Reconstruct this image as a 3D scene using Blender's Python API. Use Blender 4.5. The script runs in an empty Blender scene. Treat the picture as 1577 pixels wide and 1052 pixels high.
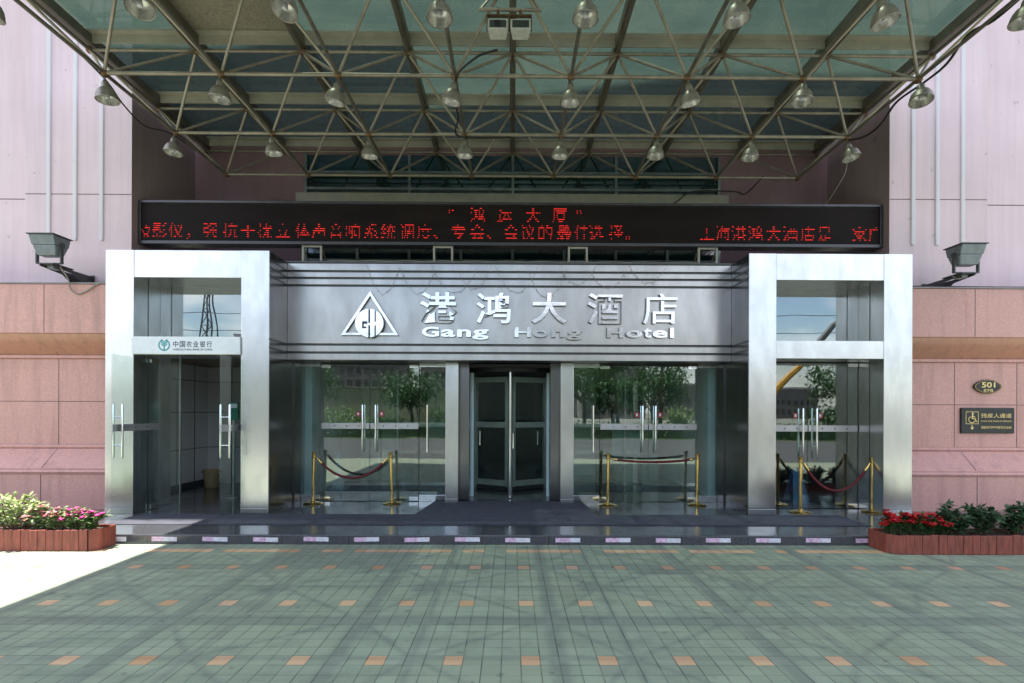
import bpy, math, random
import numpy as np
from mathutils import Vector, Matrix
R = math.radians
rnd = random.Random(7)
S = bpy.context.scene
COL = S.collection

# ------------------------------------------------------------------ camera
cam_d = bpy.data.cameras.new('camera'); cam = bpy.data.objects.new('camera', cam_d); COL.objects.link(cam)
cam_d.sensor_width = 36; cam_d.lens = 17.99; cam_d.shift_x = -.003; cam_d.shift_y = .0685
cam_d.clip_start = .05; cam_d.clip_end = 3000
cam.rotation_euler = (Matrix.Rotation(-.006, 3, 'Z') @ Matrix.Rotation(R(90), 3, 'X') @ Matrix.Rotation(.00375, 3, 'Z')).to_euler()
cam.location = (0, 0, 1.8)
S.camera = cam
# ------------------------------------------------------------------ sky, sun, exposure
SUN = Vector((-.265, .06, 1.0)).normalized()
w = bpy.data.worlds.new('World'); S.world = w; w.use_nodes = True
wt = w.node_tree; wt.nodes.clear()
sky = wt.nodes.new('ShaderNodeTexSky'); sky.sky_type = 'NISHITA'; sky.sun_disc = False
sky.sun_elevation = math.asin(SUN.z); sky.sun_rotation = math.atan2(SUN.x, SUN.y)
sky.air_density = 1.1; sky.dust_density = 1.5
tc = wt.nodes.new('ShaderNodeTexCoord')
mp = wt.nodes.new('ShaderNodeMapping'); mp.inputs['Scale'].default_value = (1, 1, 2.6)
wt.links.new(tc.outputs['Generated'], mp.inputs['Vector'])
nz = wt.nodes.new('ShaderNodeTexNoise'); nz.inputs['Scale'].default_value = 2.6; nz.inputs['Detail'].default_value = 9; nz.inputs['Roughness'].default_value = .58
wt.links.new(mp.outputs[0], nz.inputs['Vector'])
cr = wt.nodes.new('ShaderNodeValToRGB'); cr.color_ramp.elements[0].position = .47; cr.color_ramp.elements[1].position = .68
wt.links.new(nz.outputs['Fac'], cr.inputs[0])
mx = wt.nodes.new('ShaderNodeMix'); mx.data_type = 'RGBA'
wt.links.new(cr.outputs[0], mx.inputs[0]); wt.links.new(sky.outputs[0], mx.inputs[6]); mx.inputs[7].default_value = (7.5, 7.45, 7.5, 1)
bg = wt.nodes.new('ShaderNodeBackground'); bg.inputs['Strength'].default_value = .085
wt.links.new(mx.outputs[2], bg.inputs['Color'])
wo = wt.nodes.new('ShaderNodeOutputWorld'); wt.links.new(bg.outputs[0], wo.inputs[0])
sl = bpy.data.lights.new('sun', 'SUN'); sl.energy = 3.3; sl.angle = R(.5); sl.color = (1, .96, .9)
so = bpy.data.objects.new('sun', sl); COL.objects.link(so); so.rotation_euler = SUN.to_track_quat('Z', 'Y').to_euler(); so.location = (-20, 5, 60)
S.view_settings.view_transform = 'Standard'; S.view_settings.look = 'None'; S.view_settings.gamma = 1
S.view_settings.exposure = 2.15
S.render.engine = 'CYCLES'
S.cycles.max_bounces = 10; S.cycles.transparent_max_bounces = 16; S.cycles.glossy_bounces = 6; S.cycles.diffuse_bounces = 4
S.cycles.caustics_reflective = False; S.cycles.caustics_refractive = False
S.cycles.sample_clamp_indirect = 6

# ------------------------------------------------------------------ helpers: materials
def newmat(name):
    m = bpy.data.materials.new(name); m.use_nodes = True; m.node_tree.nodes.clear(); return m, m.node_tree
def nd(nt, t, ins=None, **props):
    n = nt.nodes.new(t)
    for k, v in props.items(): setattr(n, k, v)
    for k, v in (ins or {}).items():
        s = n.inputs[k]
        if isinstance(v, bpy.types.NodeSocket): nt.links.new(v, s)
        else: s.default_value = v
    return n
def out(nt, sh): nd(nt, 'ShaderNodeOutputMaterial', {0: sh})
def mth(nt, op, a, b=0.0, c=0.0):
    return nd(nt, 'ShaderNodeMath', {0: a, 1: b, 2: c}, operation=op).outputs[0]
def mixc(nt, f, a, b, bt='MIX'):
    return nd(nt, 'ShaderNodeMix', {0: f, 6: a, 7: b}, data_type='RGBA', blend_type=bt).outputs[2]
def c4(c): return (c[0], c[1], c[2], 1)
def coords(nt, scale=(1, 1, 1)):
    t = nd(nt, 'ShaderNodeNewGeometry')
    return nd(nt, 'ShaderNodeMapping', {'Vector': t.outputs['Position'], 'Scale': scale}).outputs[0]
def ocoords(nt, scale=(1, 1, 1)):
    t = nd(nt, 'ShaderNodeTexCoord')
    return nd(nt, 'ShaderNodeMapping', {'Vector': t.outputs['Object'], 'Scale': scale}).outputs[0]
def noise(nt, vec, sc, det=4, ro=.55):
    return nd(nt, 'ShaderNodeTexNoise', {'Vector': vec, 'Scale': sc, 'Detail': det, 'Roughness': ro}).outputs['Fac']
def ramp(nt, f, a, b, ca=(0, 0, 0), cb=(1, 1, 1)):
    n = nd(nt, 'ShaderNodeValToRGB', {0: f}); e = n.color_ramp.elements
    e[0].position = a; e[1].position = b; e[0].color = c4(ca); e[1].color = c4(cb); return n.outputs[0]
def pbsdf(nt, col, rough=.5, metal=0., bump=None, bstr=.2, bdist=.01, spec=.5, coat=0.):
    ins = {'Base Color': col if isinstance(col, bpy.types.NodeSocket) else c4(col), 'Roughness': rough, 'Metallic': metal, 'Specular IOR Level': spec, 'Coat Weight': coat}
    p = nd(nt, 'ShaderNodeBsdfPrincipled', ins)
    if bump is not None:
        b = nd(nt, 'ShaderNodeBump', {'Height': bump, 'Strength': bstr, 'Distance': bdist}); nt.links.new(b.outputs[0], p.inputs['Normal'])
    return p.outputs[0]
def simple(name, col, rough=.5, metal=0., var=.15, sc=6, scale=(1, 1, 1), bstr=0., bsc=60, spec=.5, coat=0., obj=False):
    m, nt = newmat(name); v = (ocoords if obj else coords)(nt, scale)
    n = noise(nt, v, sc)
    lo = [max(0, x * (1 - var)) for x in col]; hi = [min(1, x * (1 + var)) for x in col]
    c = ramp(nt, n, .3, .7, lo, hi)
    rr = nd(nt, 'ShaderNodeMapRange', {0: n, 1: .3, 2: .7, 3: max(.02, rough - .06), 4: min(1, rough + .06)}).outputs[0]
    out(nt, pbsdf(nt, c, rr, metal, noise(nt, v, bsc) if bstr else None, bstr, .004, spec, coat)); return m
def steel_mat(name, col, rough, wav=.06):
    m, nt = newmat(name); g = coords(nt)
    fine = noise(nt, coords(nt, (3, 3, 260)), 1.0, 3)
    lowf = noise(nt, coords(nt, (1.1, 1.1, .7)), 1.6, 2)
    smear = noise(nt, coords(nt, (1.2, 1.2, .5)), 3.5, 6)
    c = ramp(nt, smear, .3, .75, [x * .80 for x in col], [min(1, x * 1.04) for x in col])
    rr = nd(nt, 'ShaderNodeMapRange', {0: smear, 1: .3, 2: .75, 3: rough + .03, 4: rough - .01}).outputs[0]
    b1 = nd(nt, 'ShaderNodeBump', {'Height': lowf, 'Strength': wav, 'Distance': .055})
    b2 = nd(nt, 'ShaderNodeBump', {'Height': fine, 'Strength': .02, 'Distance': .0006, 'Normal': b1.outputs[0]})
    p = nd(nt, 'ShaderNodeBsdfPrincipled', {'Base Color': c, 'Roughness': rr, 'Metallic': 1., 'Normal': b2.outputs[0]})
    out(nt, p.outputs[0]); return m
def schlick(nt, r0):
    g = nd(nt, 'ShaderNodeNewGeometry')
    d = nd(nt, 'ShaderNodeVectorMath', {0: g.outputs['Normal'], 1: g.outputs['Incoming']}, operation='DOT_PRODUCT').outputs['Value']
    p = mth(nt, 'POWER', mth(nt, 'SUBTRACT', 1., mth(nt, 'ABSOLUTE', d)), 5.)
    return nd(nt, 'ShaderNodeMath', {0: p, 1: 1 - r0, 2: r0}, operation='MULTIPLY_ADD', use_clamp=True).outputs[0]
def glass_mat(name, tint, refl, dirt=0., rough=.0, wav=.004):
    m, nt = newmat(name)
    lowf = noise(nt, coords(nt, (1, 1, 1)), 1.3, 1)
    b = nd(nt, 'ShaderNodeBump', {'Height': lowf, 'Strength': wav, 'Distance': .3})
    tr = nd(nt, 'ShaderNodeBsdfTransparent', {0: c4(tint)})
    gl = nd(nt, 'ShaderNodeBsdfGlossy', {'Color': (.95, .98, .97, 1), 'Roughness': rough, 'Normal': b.outputs[0]})
    f = schlick(nt, refl)
    sh = nd(nt, 'ShaderNodeMixShader', {0: f, 1: tr.outputs[0], 2: gl.outputs[0]}).outputs[0]
    if dirt:
        df = nd(nt, 'ShaderNodeBsdfDiffuse', {0: (.5, .53, .5, 1)})
        n = noise(nt, coords(nt, (1, 1, 1)), 2.2, 8)
        ff = nd(nt, 'ShaderNodeMapRange', {0: n, 1: .3, 2: .75, 3: dirt * .4, 4: dirt}).outputs[0]
        sh = nd(nt, 'ShaderNodeMixShader', {0: ff, 1: sh, 2: df.outputs[0]}).outputs[0]
    out(nt, sh); return m
def emit_mat(name, col, st):
    m, nt = newmat(name); out(nt, nd(nt, 'ShaderNodeEmission', {0: c4(col), 1: st}).outputs[0]); return m
def leaf_mat(name, a, b):
    m, nt = newmat(name)
    n = noise(nt, coords(nt), 14, 3); n2 = noise(nt, coords(nt), 2.2, 2)
    c = ramp(nt, mth(nt, 'ADD', mth(nt, 'MULTIPLY', n, .6), mth(nt, 'MULTIPLY', n2, .4)), .36, .64, a, b)
    p = nd(nt, 'ShaderNodeBsdfPrincipled', {'Base Color': c, 'Roughness': .45})
    t = nd(nt, 'ShaderNodeBsdfTranslucent', {0: c})
    out(nt, nd(nt, 'ShaderNodeMixShader', {0: .3, 1: p.outputs[0], 2: t.outputs[0]}).outputs[0]); return m

M = {}
M['steel'] = steel_mat('brushed_steel', (.70, .695, .70), .24)
M['steel_fascia'] = steel_mat('fascia_steel', (.55, .525, .505), .30)
M['steel_side'] = steel_mat('dark_shaded_steel', (.22, .22, .235), .20)  # dark reflections of the portal sides put into the base; also dark jambs
M['groove'] = simple('groove_shade_dark_steel', (.10, .10, .105), .4, .6, .2)  # dark steel; also carries groove shade and letter edge reflections as colour
def chrome():
    m, nt = newmat('polished_steel'); n = noise(nt, coords(nt), 7, 2)
    out(nt, pbsdf(nt, (.84, .84, .85), .16, 1., n, .12, .012)); return m
M['chrome'] = chrome()
M['bar'] = simple('satin_bar_steel', (.82, .83, .84), .16, 1., .05, 9)
M['brass'] = simple('brass', (.78, .55, .20), .17, 1., .2, 12)
M['brass_dark'] = simple('worn_brass', (.33, .22, .07), .3, 1., .3, 20)
M['rail'] = simple('rail_steel', (.50, .49, .50), .35, .6, .1)
M['alu'] = simple('green_grey_aluminium', (.34, .38, .36), .35, .8, .15)
M['glass'] = glass_mat('door_glass', (.84, .91, .89), .115, .006)
M['glass_clear'] = glass_mat('open_door_glass', (.90, .95, .935), .04, .006)
M['glass_up'] = glass_mat('transom_glass', (.6, .68, .68), .22, .0)
M['window'] = simple('tinted_window', (.010, .035, .035), .03, 0., .3, 2, spec=1.0, coat=.6)
M['rope'] = simple('red_velvet_rope', (.13, .012, .018), .75, 0., .35, 60, bstr=.5, bsc=150)
M['black'] = simple('black_plastic', (.016, .016, .018), .4, 0., .2)
M['ledblack'] = simple('display_face', (.0185, .0125, .0115), .6, 0., .25, 1.2, (1, 1, 3), spec=.1)
M['ledframe'] = simple('display_trim', (.09, .085, .09), .38, .7, .15)
M['red'] = emit_mat('lit_red_dots', (1, .035, .03), .34)
M['white'] = simple('white_paint', (.74, .75, .77), .4, 0., .06, 4)
M['board'] = simple('sign_white', (.80, .83, .86), .3, 0., .03, 3)
M['teal'] = simple('teal_print', (.02, .30, .33), .4)
M['inkblue'] = simple('dark_print', (.05, .07, .11), .4)
M['gold'] = simple('gold_letter', (.75, .58, .26), .35, .5, .1, 20)
M['plaque'] = simple('black_plaque', (.012, .014, .018), .3, 0., .3, 8)
M['truss'] = simple('truss_paint', (.34, .295, .23), .42, .35, .25, 5, bstr=.15)
M['beam'] = simple('beam_steel', (.19, .17, .135), .5, .3, .25, 4)
M['node'] = simple('rusty_ball', (.19, .11, .055), .55, .5, .4, 30)
M['flange'] = simple('purlin_paint', (.45, .42, .35), .4, 0., .12, 5)
M['lamp'] = simple('lamp_aluminium', (.38, .335, .28), .42, .6, .18, 14, obj=True)
M['lens'] = simple('lamp_lens', (.62, .61, .57), .28, .7, .1, 10, obj=True)
M['beige'] = simple('beige_panel', (.36, .32, .24), .8, 0., .3, 40)
M['cable'] = simple('black_cable', (.02, .018, .016), .6)
M['greycable'] = simple('grey_cable', (.30, .28, .25), .6)
M['flood'] = simple('flood_grey', (.22, .245, .265), .4, .2, .15, 9)
M['flood_dark'] = simple('flood_dark', (.075, .08, .085), .45, .2, .2, 9)
M['floodw'] = simple('flood_white', (.58, .57, .52), .5, 0., .15, 20)
M['carpet'] = simple('carpet', (.062, .065, .082), .95, 0., .28, 5, bstr=.6, bsc=300)
M['mat'] = simple('door_mat', (.068, .070, .088), .95, 0., .25, 7, bstr=.7, bsc=260)
M['pinktape'] = simple('pink_tape', (.70, .47, .62), .5, 0., .35, 22)
M['whitetape'] = simple('white_tape', (.72, .68, .74), .45, 0., .2, 22)
M['wood'] = simple('red_wood', (.27, .065, .042), .55, 0., .35, 3, (9, 9, 1.5), .3, 40)
M['soil'] = simple('soil', (.05, .035, .025), .95, 0., .5, 40, bstr=.8)
M['stem'] = simple('stem', (.10, .07, .04), .8)
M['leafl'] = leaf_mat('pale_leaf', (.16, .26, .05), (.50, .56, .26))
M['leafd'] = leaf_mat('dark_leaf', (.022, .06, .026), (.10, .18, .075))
M['leaff'] = leaf_mat('flower_leaf', (.06, .15, .03), (.34, .42, .17))
M['leafg'] = leaf_mat('deep_leaf', (.02, .07, .018), (.08, .17, .05))
M['magenta'] = simple('magenta_petal', (.55, .02, .22), .6, 0., .25, 40)
M['pink'] = simple('pink_petal', (.65, .22, .24), .6, 0., .25, 40)
M['scarlet'] = simple('red_petal', (.55, .012, .02), .6, 0., .3, 40)
M['tile'] = simple('lobby_wall', (.78, .79, .80), .35, 0., .06, 1)
M['tilejoint'] = simple('tile_joint', (.06, .065, .08), .7)
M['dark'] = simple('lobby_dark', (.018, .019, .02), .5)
M['ceil'] = simple('lobby_ceiling', (.28, .22, .18), .6)
M['pale'] = simple('pale_pillar', (.55, .68, .72), .3, 0., .06, 1)
M['palew'] = simple('pale_column', (.45, .47, .42), .35, 0., .08, 1)
M['bin'] = simple('beige_bin', (.45, .36, .20), .55)
M['green'] = simple('green_box', (.0, .16, .10), .4)
M['redbox'] = simple('red_box', (.30, .02, .02), .4)
M['blue'] = simple('blue_board', (.05, .20, .42), .4)
M['palecone'] = simple('pale_cone', (.40, .50, .58), .5)
M['darkwood'] = simple('red_counter', (.14, .03, .02), .3, 0., .3, 3)
M['asphalt'] = simple('asphalt', (.075, .075, .075), .9, 0., .2, 3, bstr=.4)
M['grass'] = simple('lawn', (.10, .16, .04), .95, 0., .4, 2, bstr=.8, bsc=30)
M['earth'] = simple('far_ground', (.20, .20, .17), .95, 0., .25, .2)
M['conc'] = simple('beige_render', (.27, .26, .21), .85, 0., .15, 2)
M['yellow'] = simple('excavator_yellow', (.50, .27, .03), .45, 0., .15, 3)
M['pylon'] = simple('pylon_steel', (.10, .11, .12), .6, .3)
M['bark'] = simple('bark', (.07, .05, .035), .9, 0., .3, 12)
M['block'] = simple('apartment_wall', (.13, .12, .115), .8, 0., .2, .3)
M['block2'] = simple('apartment_pale', (.24, .22, .20), .8, 0., .2, .3)
M['blockwin'] = simple('apartment_window', (.02, .025, .03), .15)

def plaster(name, base, streak, dark=.75):
    m, nt = newmat(name)
    st = noise(nt, coords(nt, (5, 5, .25)), 1.6, 6); bl = noise(nt, coords(nt), .8, 5)
    f = ramp(nt, mth(nt, 'ADD', mth(nt, 'MULTIPLY', st, .5), mth(nt, 'MULTIPLY', bl, .5)), .35, .65)
    c = mixc(nt, f, c4([x * dark for x in base]), c4(base))
    c = mixc(nt, mth(nt, 'MULTIPLY', ramp(nt, st, .62, .8), streak), c, c4([x * .62 for x in base]))
    sp = noise(nt, coords(nt, (1, 1, 1)), 5.5, 3)
    c = mixc(nt, mth(nt, 'MULTIPLY', ramp(nt, sp, .70, .74), streak), c, c4([x * .5 for x in base]))
    out(nt, pbsdf(nt, c, .75, 0, noise(nt, coords(nt), 90, 3), .12, .004)); return m
M['plaster'] = plaster('pink_white_plaster', (.82, .635, .66), .5, .84)
M['recess'] = plaster('shaded_mauve_plaster', (.40, .25, .28), .5, .8)  # mauve paint with the recess shade worked into a darker base
M['return'] = plaster('shaded_return_plaster', (.38, .28, .29), .5, .8)  # front plaster darkened in colour for the canopy's shade
M['flute'] = plaster('white_trim', (.78, .72, .74), .2, .92)
def granite(name, base, dark):
    m, nt = newmat(name)
    v = nd(nt, 'ShaderNodeTexVoronoi', {'Vector': coords(nt), 'Scale': 120.}).outputs['Color']
    sp = nd(nt, 'ShaderNodeSeparateColor', {0: v}).outputs[0]
    c = ramp(nt, sp, .1, .95, [x * .78 for x in base], [min(1, x * 1.15) for x in base])
    st = noise(nt, coords(nt, (5, 5, .5)), 1.3, 6)
    c = mixc(nt, mth(nt, 'MULTIPLY', ramp(nt, st, .5, .78), dark), c, c4([x * .5 for x in base]))
    cloud = noise(nt, coords(nt), .9, 5)
    c = mixc(nt, mth(nt, 'MULTIPLY', ramp(nt, cloud, .4, .7), .3), c, c4([x * .72 for x in base]))
    slab = nd(nt, 'ShaderNodeTexWhiteNoise', {'Vector': nd(nt, 'ShaderNodeVectorMath', {0: coords(nt, (1.03, 0, 1.2))}, operation='FLOOR').outputs[0]}, noise_dimensions='3D').outputs['Value']
    c = mixc(nt, .10, c, ramp(nt, slab, 0, 1, [x * .7 for x in base], [min(1, x * 1.25) for x in base]))
    out(nt, pbsdf(nt, c, .42, 0)); return m
M['granite'] = granite('pink_granite', (.68, .36, .31), .65)
M['granite_o'] = granite('orange_granite', (.58, .285, .19), .65)
M['joint'] = simple('stone_joint', (.14, .09, .085), .9)
M['cap'] = simple('ledge_cap', (.30, .27, .28), .6)

def polished(name, base, rough):
    m, nt = newmat(name)
    g = coords(nt); sep = nd(nt, 'ShaderNodeSeparateXYZ', {0: g})
    fx = mth(nt, 'FRACT', mth(nt, 'DIVIDE', mth(nt, 'ADD', sep.outputs[0], 40), .9)); fy = mth(nt, 'FRACT', mth(nt, 'DIVIDE', mth(nt, 'ADD', sep.outputs[1], 39.1), .62))
    jl = mth(nt, 'MAXIMUM', mth(nt, 'LESS_THAN', fx, .007), mth(nt, 'LESS_THAN', fy, .009))
    v = nd(nt, 'ShaderNodeTexVoronoi', {'Vector': g, 'Scale': 160.}).outputs['Color']
    sp = nd(nt, 'ShaderNodeSeparateColor', {0: v}).outputs[0]
    c = ramp(nt, sp, .2, 1., [x * .6 for x in base], [x * 1.6 for x in base])
    c = mixc(nt, jl, c, (.006, .006, .007, 1))
    dirt = noise(nt, g, 3, 7)
    rr = nd(nt, 'ShaderNodeMapRange', {0: dirt, 1: .35, 2: .7, 3: rough, 4: rough + .16}).outputs[0]
    out(nt, pbsdf(nt, c, rr, 0, spec=.6)); return m
M['polish'] = polished('dark_polished_granite', (.07, .071, .078), .10)

def paver_mat():
    m, nt = newmat('green_pavers')
    g = coords(nt); sep = nd(nt, 'ShaderNodeSeparateXYZ', {0: g}); X, Y = sep.outputs[0], sep.outputs[1]
    PW, PD = .1395, .1383
    u = mth(nt, 'DIVIDE', mth(nt, 'ADD', X, -.07 + PW * 400), PW); v = mth(nt, 'DIVIDE', mth(nt, 'ADD', Y, -3.631 + PD * 400), PD)
    iu, iv = mth(nt, 'FLOOR', u), mth(nt, 'FLOOR', v); fu, fv = mth(nt, 'FRACT', u), mth(nt, 'FRACT', v)
    cell = nd(nt, 'ShaderNodeCombineXYZ', {0: iu, 1: iv, 2: 0.}).outputs[0]
    wn = nd(nt, 'ShaderNodeTexWhiteNoise', {'Vector': cell}, noise_dimensions='3D'); rv = wn.outputs['Value']
    big = noise(nt, g, .55, 6, .6); mid = noise(nt, g, 3.2, 6, .62); fine = noise(nt, g, 70, 3)
    base = ramp(nt, rv, 0, 1, (.250, .292, .214), (.300, .342, .258))
    base = mixc(nt, mth(nt, 'MULTIPLY', ramp(nt, big, .42, .66), .55), base, (.29, .315, .21, 1))
    base = mixc(nt, mth(nt, 'MULTIPLY', ramp(nt, mid, .52, .74), .45), base, (.14, .165, .14, 1))
    base = mixc(nt, mth(nt, 'MULTIPLY', ramp(nt, fine, .4, .75), .28), base, (.26, .28, .23, 1))
    spot = noise(nt, g, 9, 2, .5)
    base = mixc(nt, mth(nt, 'MULTIPLY', ramp(nt, spot, .66, .74), .5), base, (.09, .10, .085, 1))
    oil = noise(nt, g, 1.15, 7, .6)
    base = mixc(nt, mth(nt, 'MULTIPLY', ramp(nt, oil, .58, .68), .4), base, (.13, .145, .11, 1))
    streak = noise(nt, coords(nt, (.35, 2.6, 1)), 1.5, 5)
    base = mixc(nt, mth(nt, 'MULTIPLY', ramp(nt, streak, .5, .72), .35), base, (.13, .15, .13, 1))
    orr = mixc(nt, rv, (.52, .30, .16, 1), (.66, .42, .26, 1))
    om = mth(nt, 'MULTIPLY', mth(nt, 'COMPARE', mth(nt, 'MODULO', iu, 4.), 0., .1), mth(nt, 'COMPARE', mth(nt, 'MODULO', iv, 8.), 0., .1))
    row = mth(nt, 'COMPARE', iv, 421., .5)
    row = mth(nt, 'MULTIPLY', row, mth(nt, 'GREATER_THAN', rv, .22))
    om = mth(nt, 'MAXIMUM', om, row)
    c = mixc(nt, mth(nt, 'MULTIPLY', om, .92), base, orr)
    # dark dirt in the joints that run away from the facade, pale sand in the cross joints
    ju = mth(nt, 'MAXIMUM', mth(nt, 'LESS_THAN', fu, .035), mth(nt, 'GREATER_THAN', fu, .970))
    jv = mth(nt, 'MAXIMUM', mth(nt, 'LESS_THAN', fv, .045), mth(nt, 'GREATER_THAN', fv, .965))
    jn = noise(nt, g, 1.6, 4)
    c = mixc(nt, mth(nt, 'MULTIPLY', jv, ramp(nt, jn, .3, .7)), c, (.13, .16, .12, 1))
    c = mixc(nt, mth(nt, 'MULTIPLY', ju, nd(nt, 'ShaderNodeMapRange', {0: mid, 1: .35, 2: .6, 3: .85, 4: .35}).outputs[0]), c, (.045, .055, .05, 1))
    h = mth(nt, 'SUBTRACT', mth(nt, 'ADD', mth(nt, 'MULTIPLY', fine, .25), mth(nt, 'MULTIPLY', rv, .3)), mth(nt, 'MAXIMUM', ju, jv))
    out(nt, pbsdf(nt, c, nd(nt, 'ShaderNodeMapRange', {0: mid, 1: .3, 2: .7, 3: .62, 4: .85}).outputs[0], 0, h, .35, .004, spec=.35)); return m
M['paver'] = paver_mat()
def canopy_glass():
    m, nt = newmat('canopy_glass')
    oi = nd(nt, 'ShaderNodeObjectInfo').outputs['Random']
    tint = ramp(nt, oi, 0, 1, (.42, .49, .46), (.50, .57, .53))
    tr = nd(nt, 'ShaderNodeBsdfTransparent', {0: tint})
    n = noise(nt, coords(nt), 1.4, 8)
    dcol = ramp(nt, n, .3, .75, (.085, .140, .125), (.160, .205, .175))
    df = nd(nt, 'ShaderNodeBsdfDiffuse', {0: dcol}); tl = nd(nt, 'ShaderNodeBsdfTranslucent', {0: dcol})
    dm = nd(nt, 'ShaderNodeMixShader', {0: .55, 1: df.outputs[0], 2: tl.outputs[0]})
    s1 = nd(nt, 'ShaderNodeMixShader', {0: nd(nt, 'ShaderNodeMapRange', {0: n, 1: .3, 2: .8, 3: .50, 4: .66}).outputs[0], 1: tr.outputs[0], 2: dm.outputs[0]})
    gl = nd(nt, 'ShaderNodeBsdfGlossy', {'Roughness': .02})
    f = schlick(nt, .05)
    out(nt, nd(nt, 'ShaderNodeMixShader', {0: f, 1: s1.outputs[0], 2: gl.outputs[0]}).outputs[0]); return m
M['canopy'] = canopy_glass()

# ------------------------------------------------------------------ helpers: meshes and objects
WL = {}
class MB:
    def __init__(s): s.v = []; s.f = []
    def add(s, vs, fs):
        o = len(s.v); s.v += [Vector(p) for p in vs]; s.f += [[i + o for i in f] for f in fs]; return s
    def box(s, x0, x1, y0, y1, z0, z1):
        return s.add([(x, y, z) for z in (z0, z1) for y in (y0, y1) for x in (x0, x1)],
                     [(0, 2, 3, 1), (4, 5, 7, 6), (0, 1, 5, 4), (2, 6, 7, 3), (0, 4, 6, 2), (1, 3, 7, 5)])
    def hexa(s, pts):
        return s.add(pts, [(0, 3, 2, 1), (4, 5, 6, 7), (0, 1, 5, 4), (1, 2, 6, 5), (2, 3, 7, 6), (3, 0, 4, 7)])
    def tube(s, p, q, r, n=8, r2=None):
        return s.sweep([p, q], [r, r if r2 is None else r2], n)
    def sweep(s, pts, r, n=8):
        pts = [Vector(p) for p in pts]; k = len(pts)
        rs = r if isinstance(r, (list, tuple)) else [r] * k
        vs, fs = [], []; up = None
        for i, p in enumerate(pts):
            t = (pts[min(i + 1, k - 1)] - pts[max(i - 1, 0)]).normalized()
            if up is None: up = t.orthogonal().normalized()
            up = (up - t * up.dot(t))
            up = up.normalized() if up.length > 1e-5 else t.orthogonal().normalized()
            b = t.cross(up)
            for j in range(n):
                a = 2 * math.pi * j / n; vs.append(p + (up * math.cos(a) + b * math.sin(a)) * rs[i])
        for i in range(k - 1):
            for j in range(n):
                j2 = (j + 1) % n; fs.append((i * n + j, i * n + j2, (i + 1) * n + j2, (i + 1) * n + j))
        fs.append(tuple(reversed(range(n)))); fs.append(tuple((k - 1) * n + j for j in range(n)))
        return s.add(vs, fs)
    def lathe(s, c, prof, n=20, rot=None):
        c = Vector(c); vs, fs = [], []; k = len(prof)
        for (r, z) in prof:
            for j in range(n):
                a = 2 * math.pi * j / n; p = Vector((r * math.cos(a), r * math.sin(a), z))
                if rot is not None: p = rot @ p
                vs.append(c + p)
        for i in range(k - 1):
            for j in range(n):
                j2 = (j + 1) % n; fs.append((i * n + j, i * n + j2, (i + 1) * n + j2, (i + 1) * n + j))
        fs.append(tuple(reversed(range(n)))); fs.append(tuple((k - 1) * n + j for j in range(n)))
        return s.add(vs, fs)
    def tilt(s, x, a):
        for v in s.v: v.z += (v.x - x) * a
        return s
    def uncap(s):
        s.f = [f for f in s.f if len(f) < 20 or s.v[f[0]].z > -.2]; return s
    def profx(s, prof, x0, x1):          # (y,z) polygon extruded along x
        n = len(prof); vs = [(x0, y, z) for y, z in prof] + [(x1, y, z) for y, z in prof]
        fs = [(i, (i + 1) % n, n + (i + 1) % n, n + i) for i in range(n)] + [tuple(reversed(range(n))), tuple(range(n, 2 * n))]
        return s.add(vs, fs)
    def plate(s, poly, y0, y1):          # (x,z) polygon between two y planes
        n = len(poly); vs = [(x, y0, z) for x, z in poly] + [(x, y1, z) for x, z in poly]
        fs = [(i, (i + 1) % n, n + (i + 1) % n, n + i) for i in range(n)] + [tuple(reversed(range(n))), tuple(range(n, 2 * n))]
        return s.add(vs, fs)
    def ball(s, c, r, n=10, m=6):
        return s.lathe(c, [(max(1e-4, r * math.sin(math.pi * i / m)), -r * math.cos(math.pi * i / m)) for i in range(m + 1)], n)
    def build(s, name, mat, parent=None, smooth=False, bevel=0., loc=None, side=None):
        if parent is None and loc is None:
            lo = [min(p[i] for p in s.v) for i in range(3)]; hi = [max(p[i] for p in s.v) for i in range(3)]
            loc = Vector(((lo[0] + hi[0]) / 2, (lo[1] + hi[1]) / 2, lo[2]))
        base = Vector(loc) if parent is None else WL[parent.name]
        me = bpy.data.meshes.new(name); me.from_pydata([p - base for p in s.v], [], s.f)
        import bmesh
        bm = bmesh.new(); bm.from_mesh(me); bmesh.ops.recalc_face_normals(bm, faces=bm.faces); bm.to_mesh(me); bm.free()
        me.materials.append(M[mat] if isinstance(mat, str) else mat)
        if side:
            me.materials.append(M[side])  # dark reflections on letter and emblem edges put in as a darker metal
            for p in me.polygons:
                if abs(p.normal.y) < .5: p.material_index = 1
        if smooth:
            me.polygons.foreach_set('use_smooth', [True] * len(me.polygons)); me.set_sharp_from_angle(angle=R(40))
        o = bpy.data.objects.new(name, me); COL.objects.link(o)
        if parent is None: o.location = base
        else: o.parent = parent
        if bevel:
            b = o.modifiers.new('bevel', 'BEVEL'); b.width = bevel; b.segments = 2; b.limit_method = 'ANGLE'; b.angle_limit = R(50)
        WL[o.name] = base.copy(); return o
def tag(o, label=None, cat=None, group=None, kind=None):
    if label: o['label'] = label
    if cat: o['category'] = cat
    if group: o['group'] = group
    if kind: o['kind'] = kind
    return o
def thing(name, loc, label, cat, group=None):
    o = bpy.data.objects.new(name, None); COL.objects.link(o); o.location = loc; o.empty_display_size = .2
    WL[o.name] = Vector(loc); return tag(o, label, cat, group)
def copy_tree(o, parent=None):
    c = o.copy(); COL.objects.link(c)
    if parent is not None: c.parent = parent
    for ch in [x for x in o.children]: copy_tree(ch, c)
    return c
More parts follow.
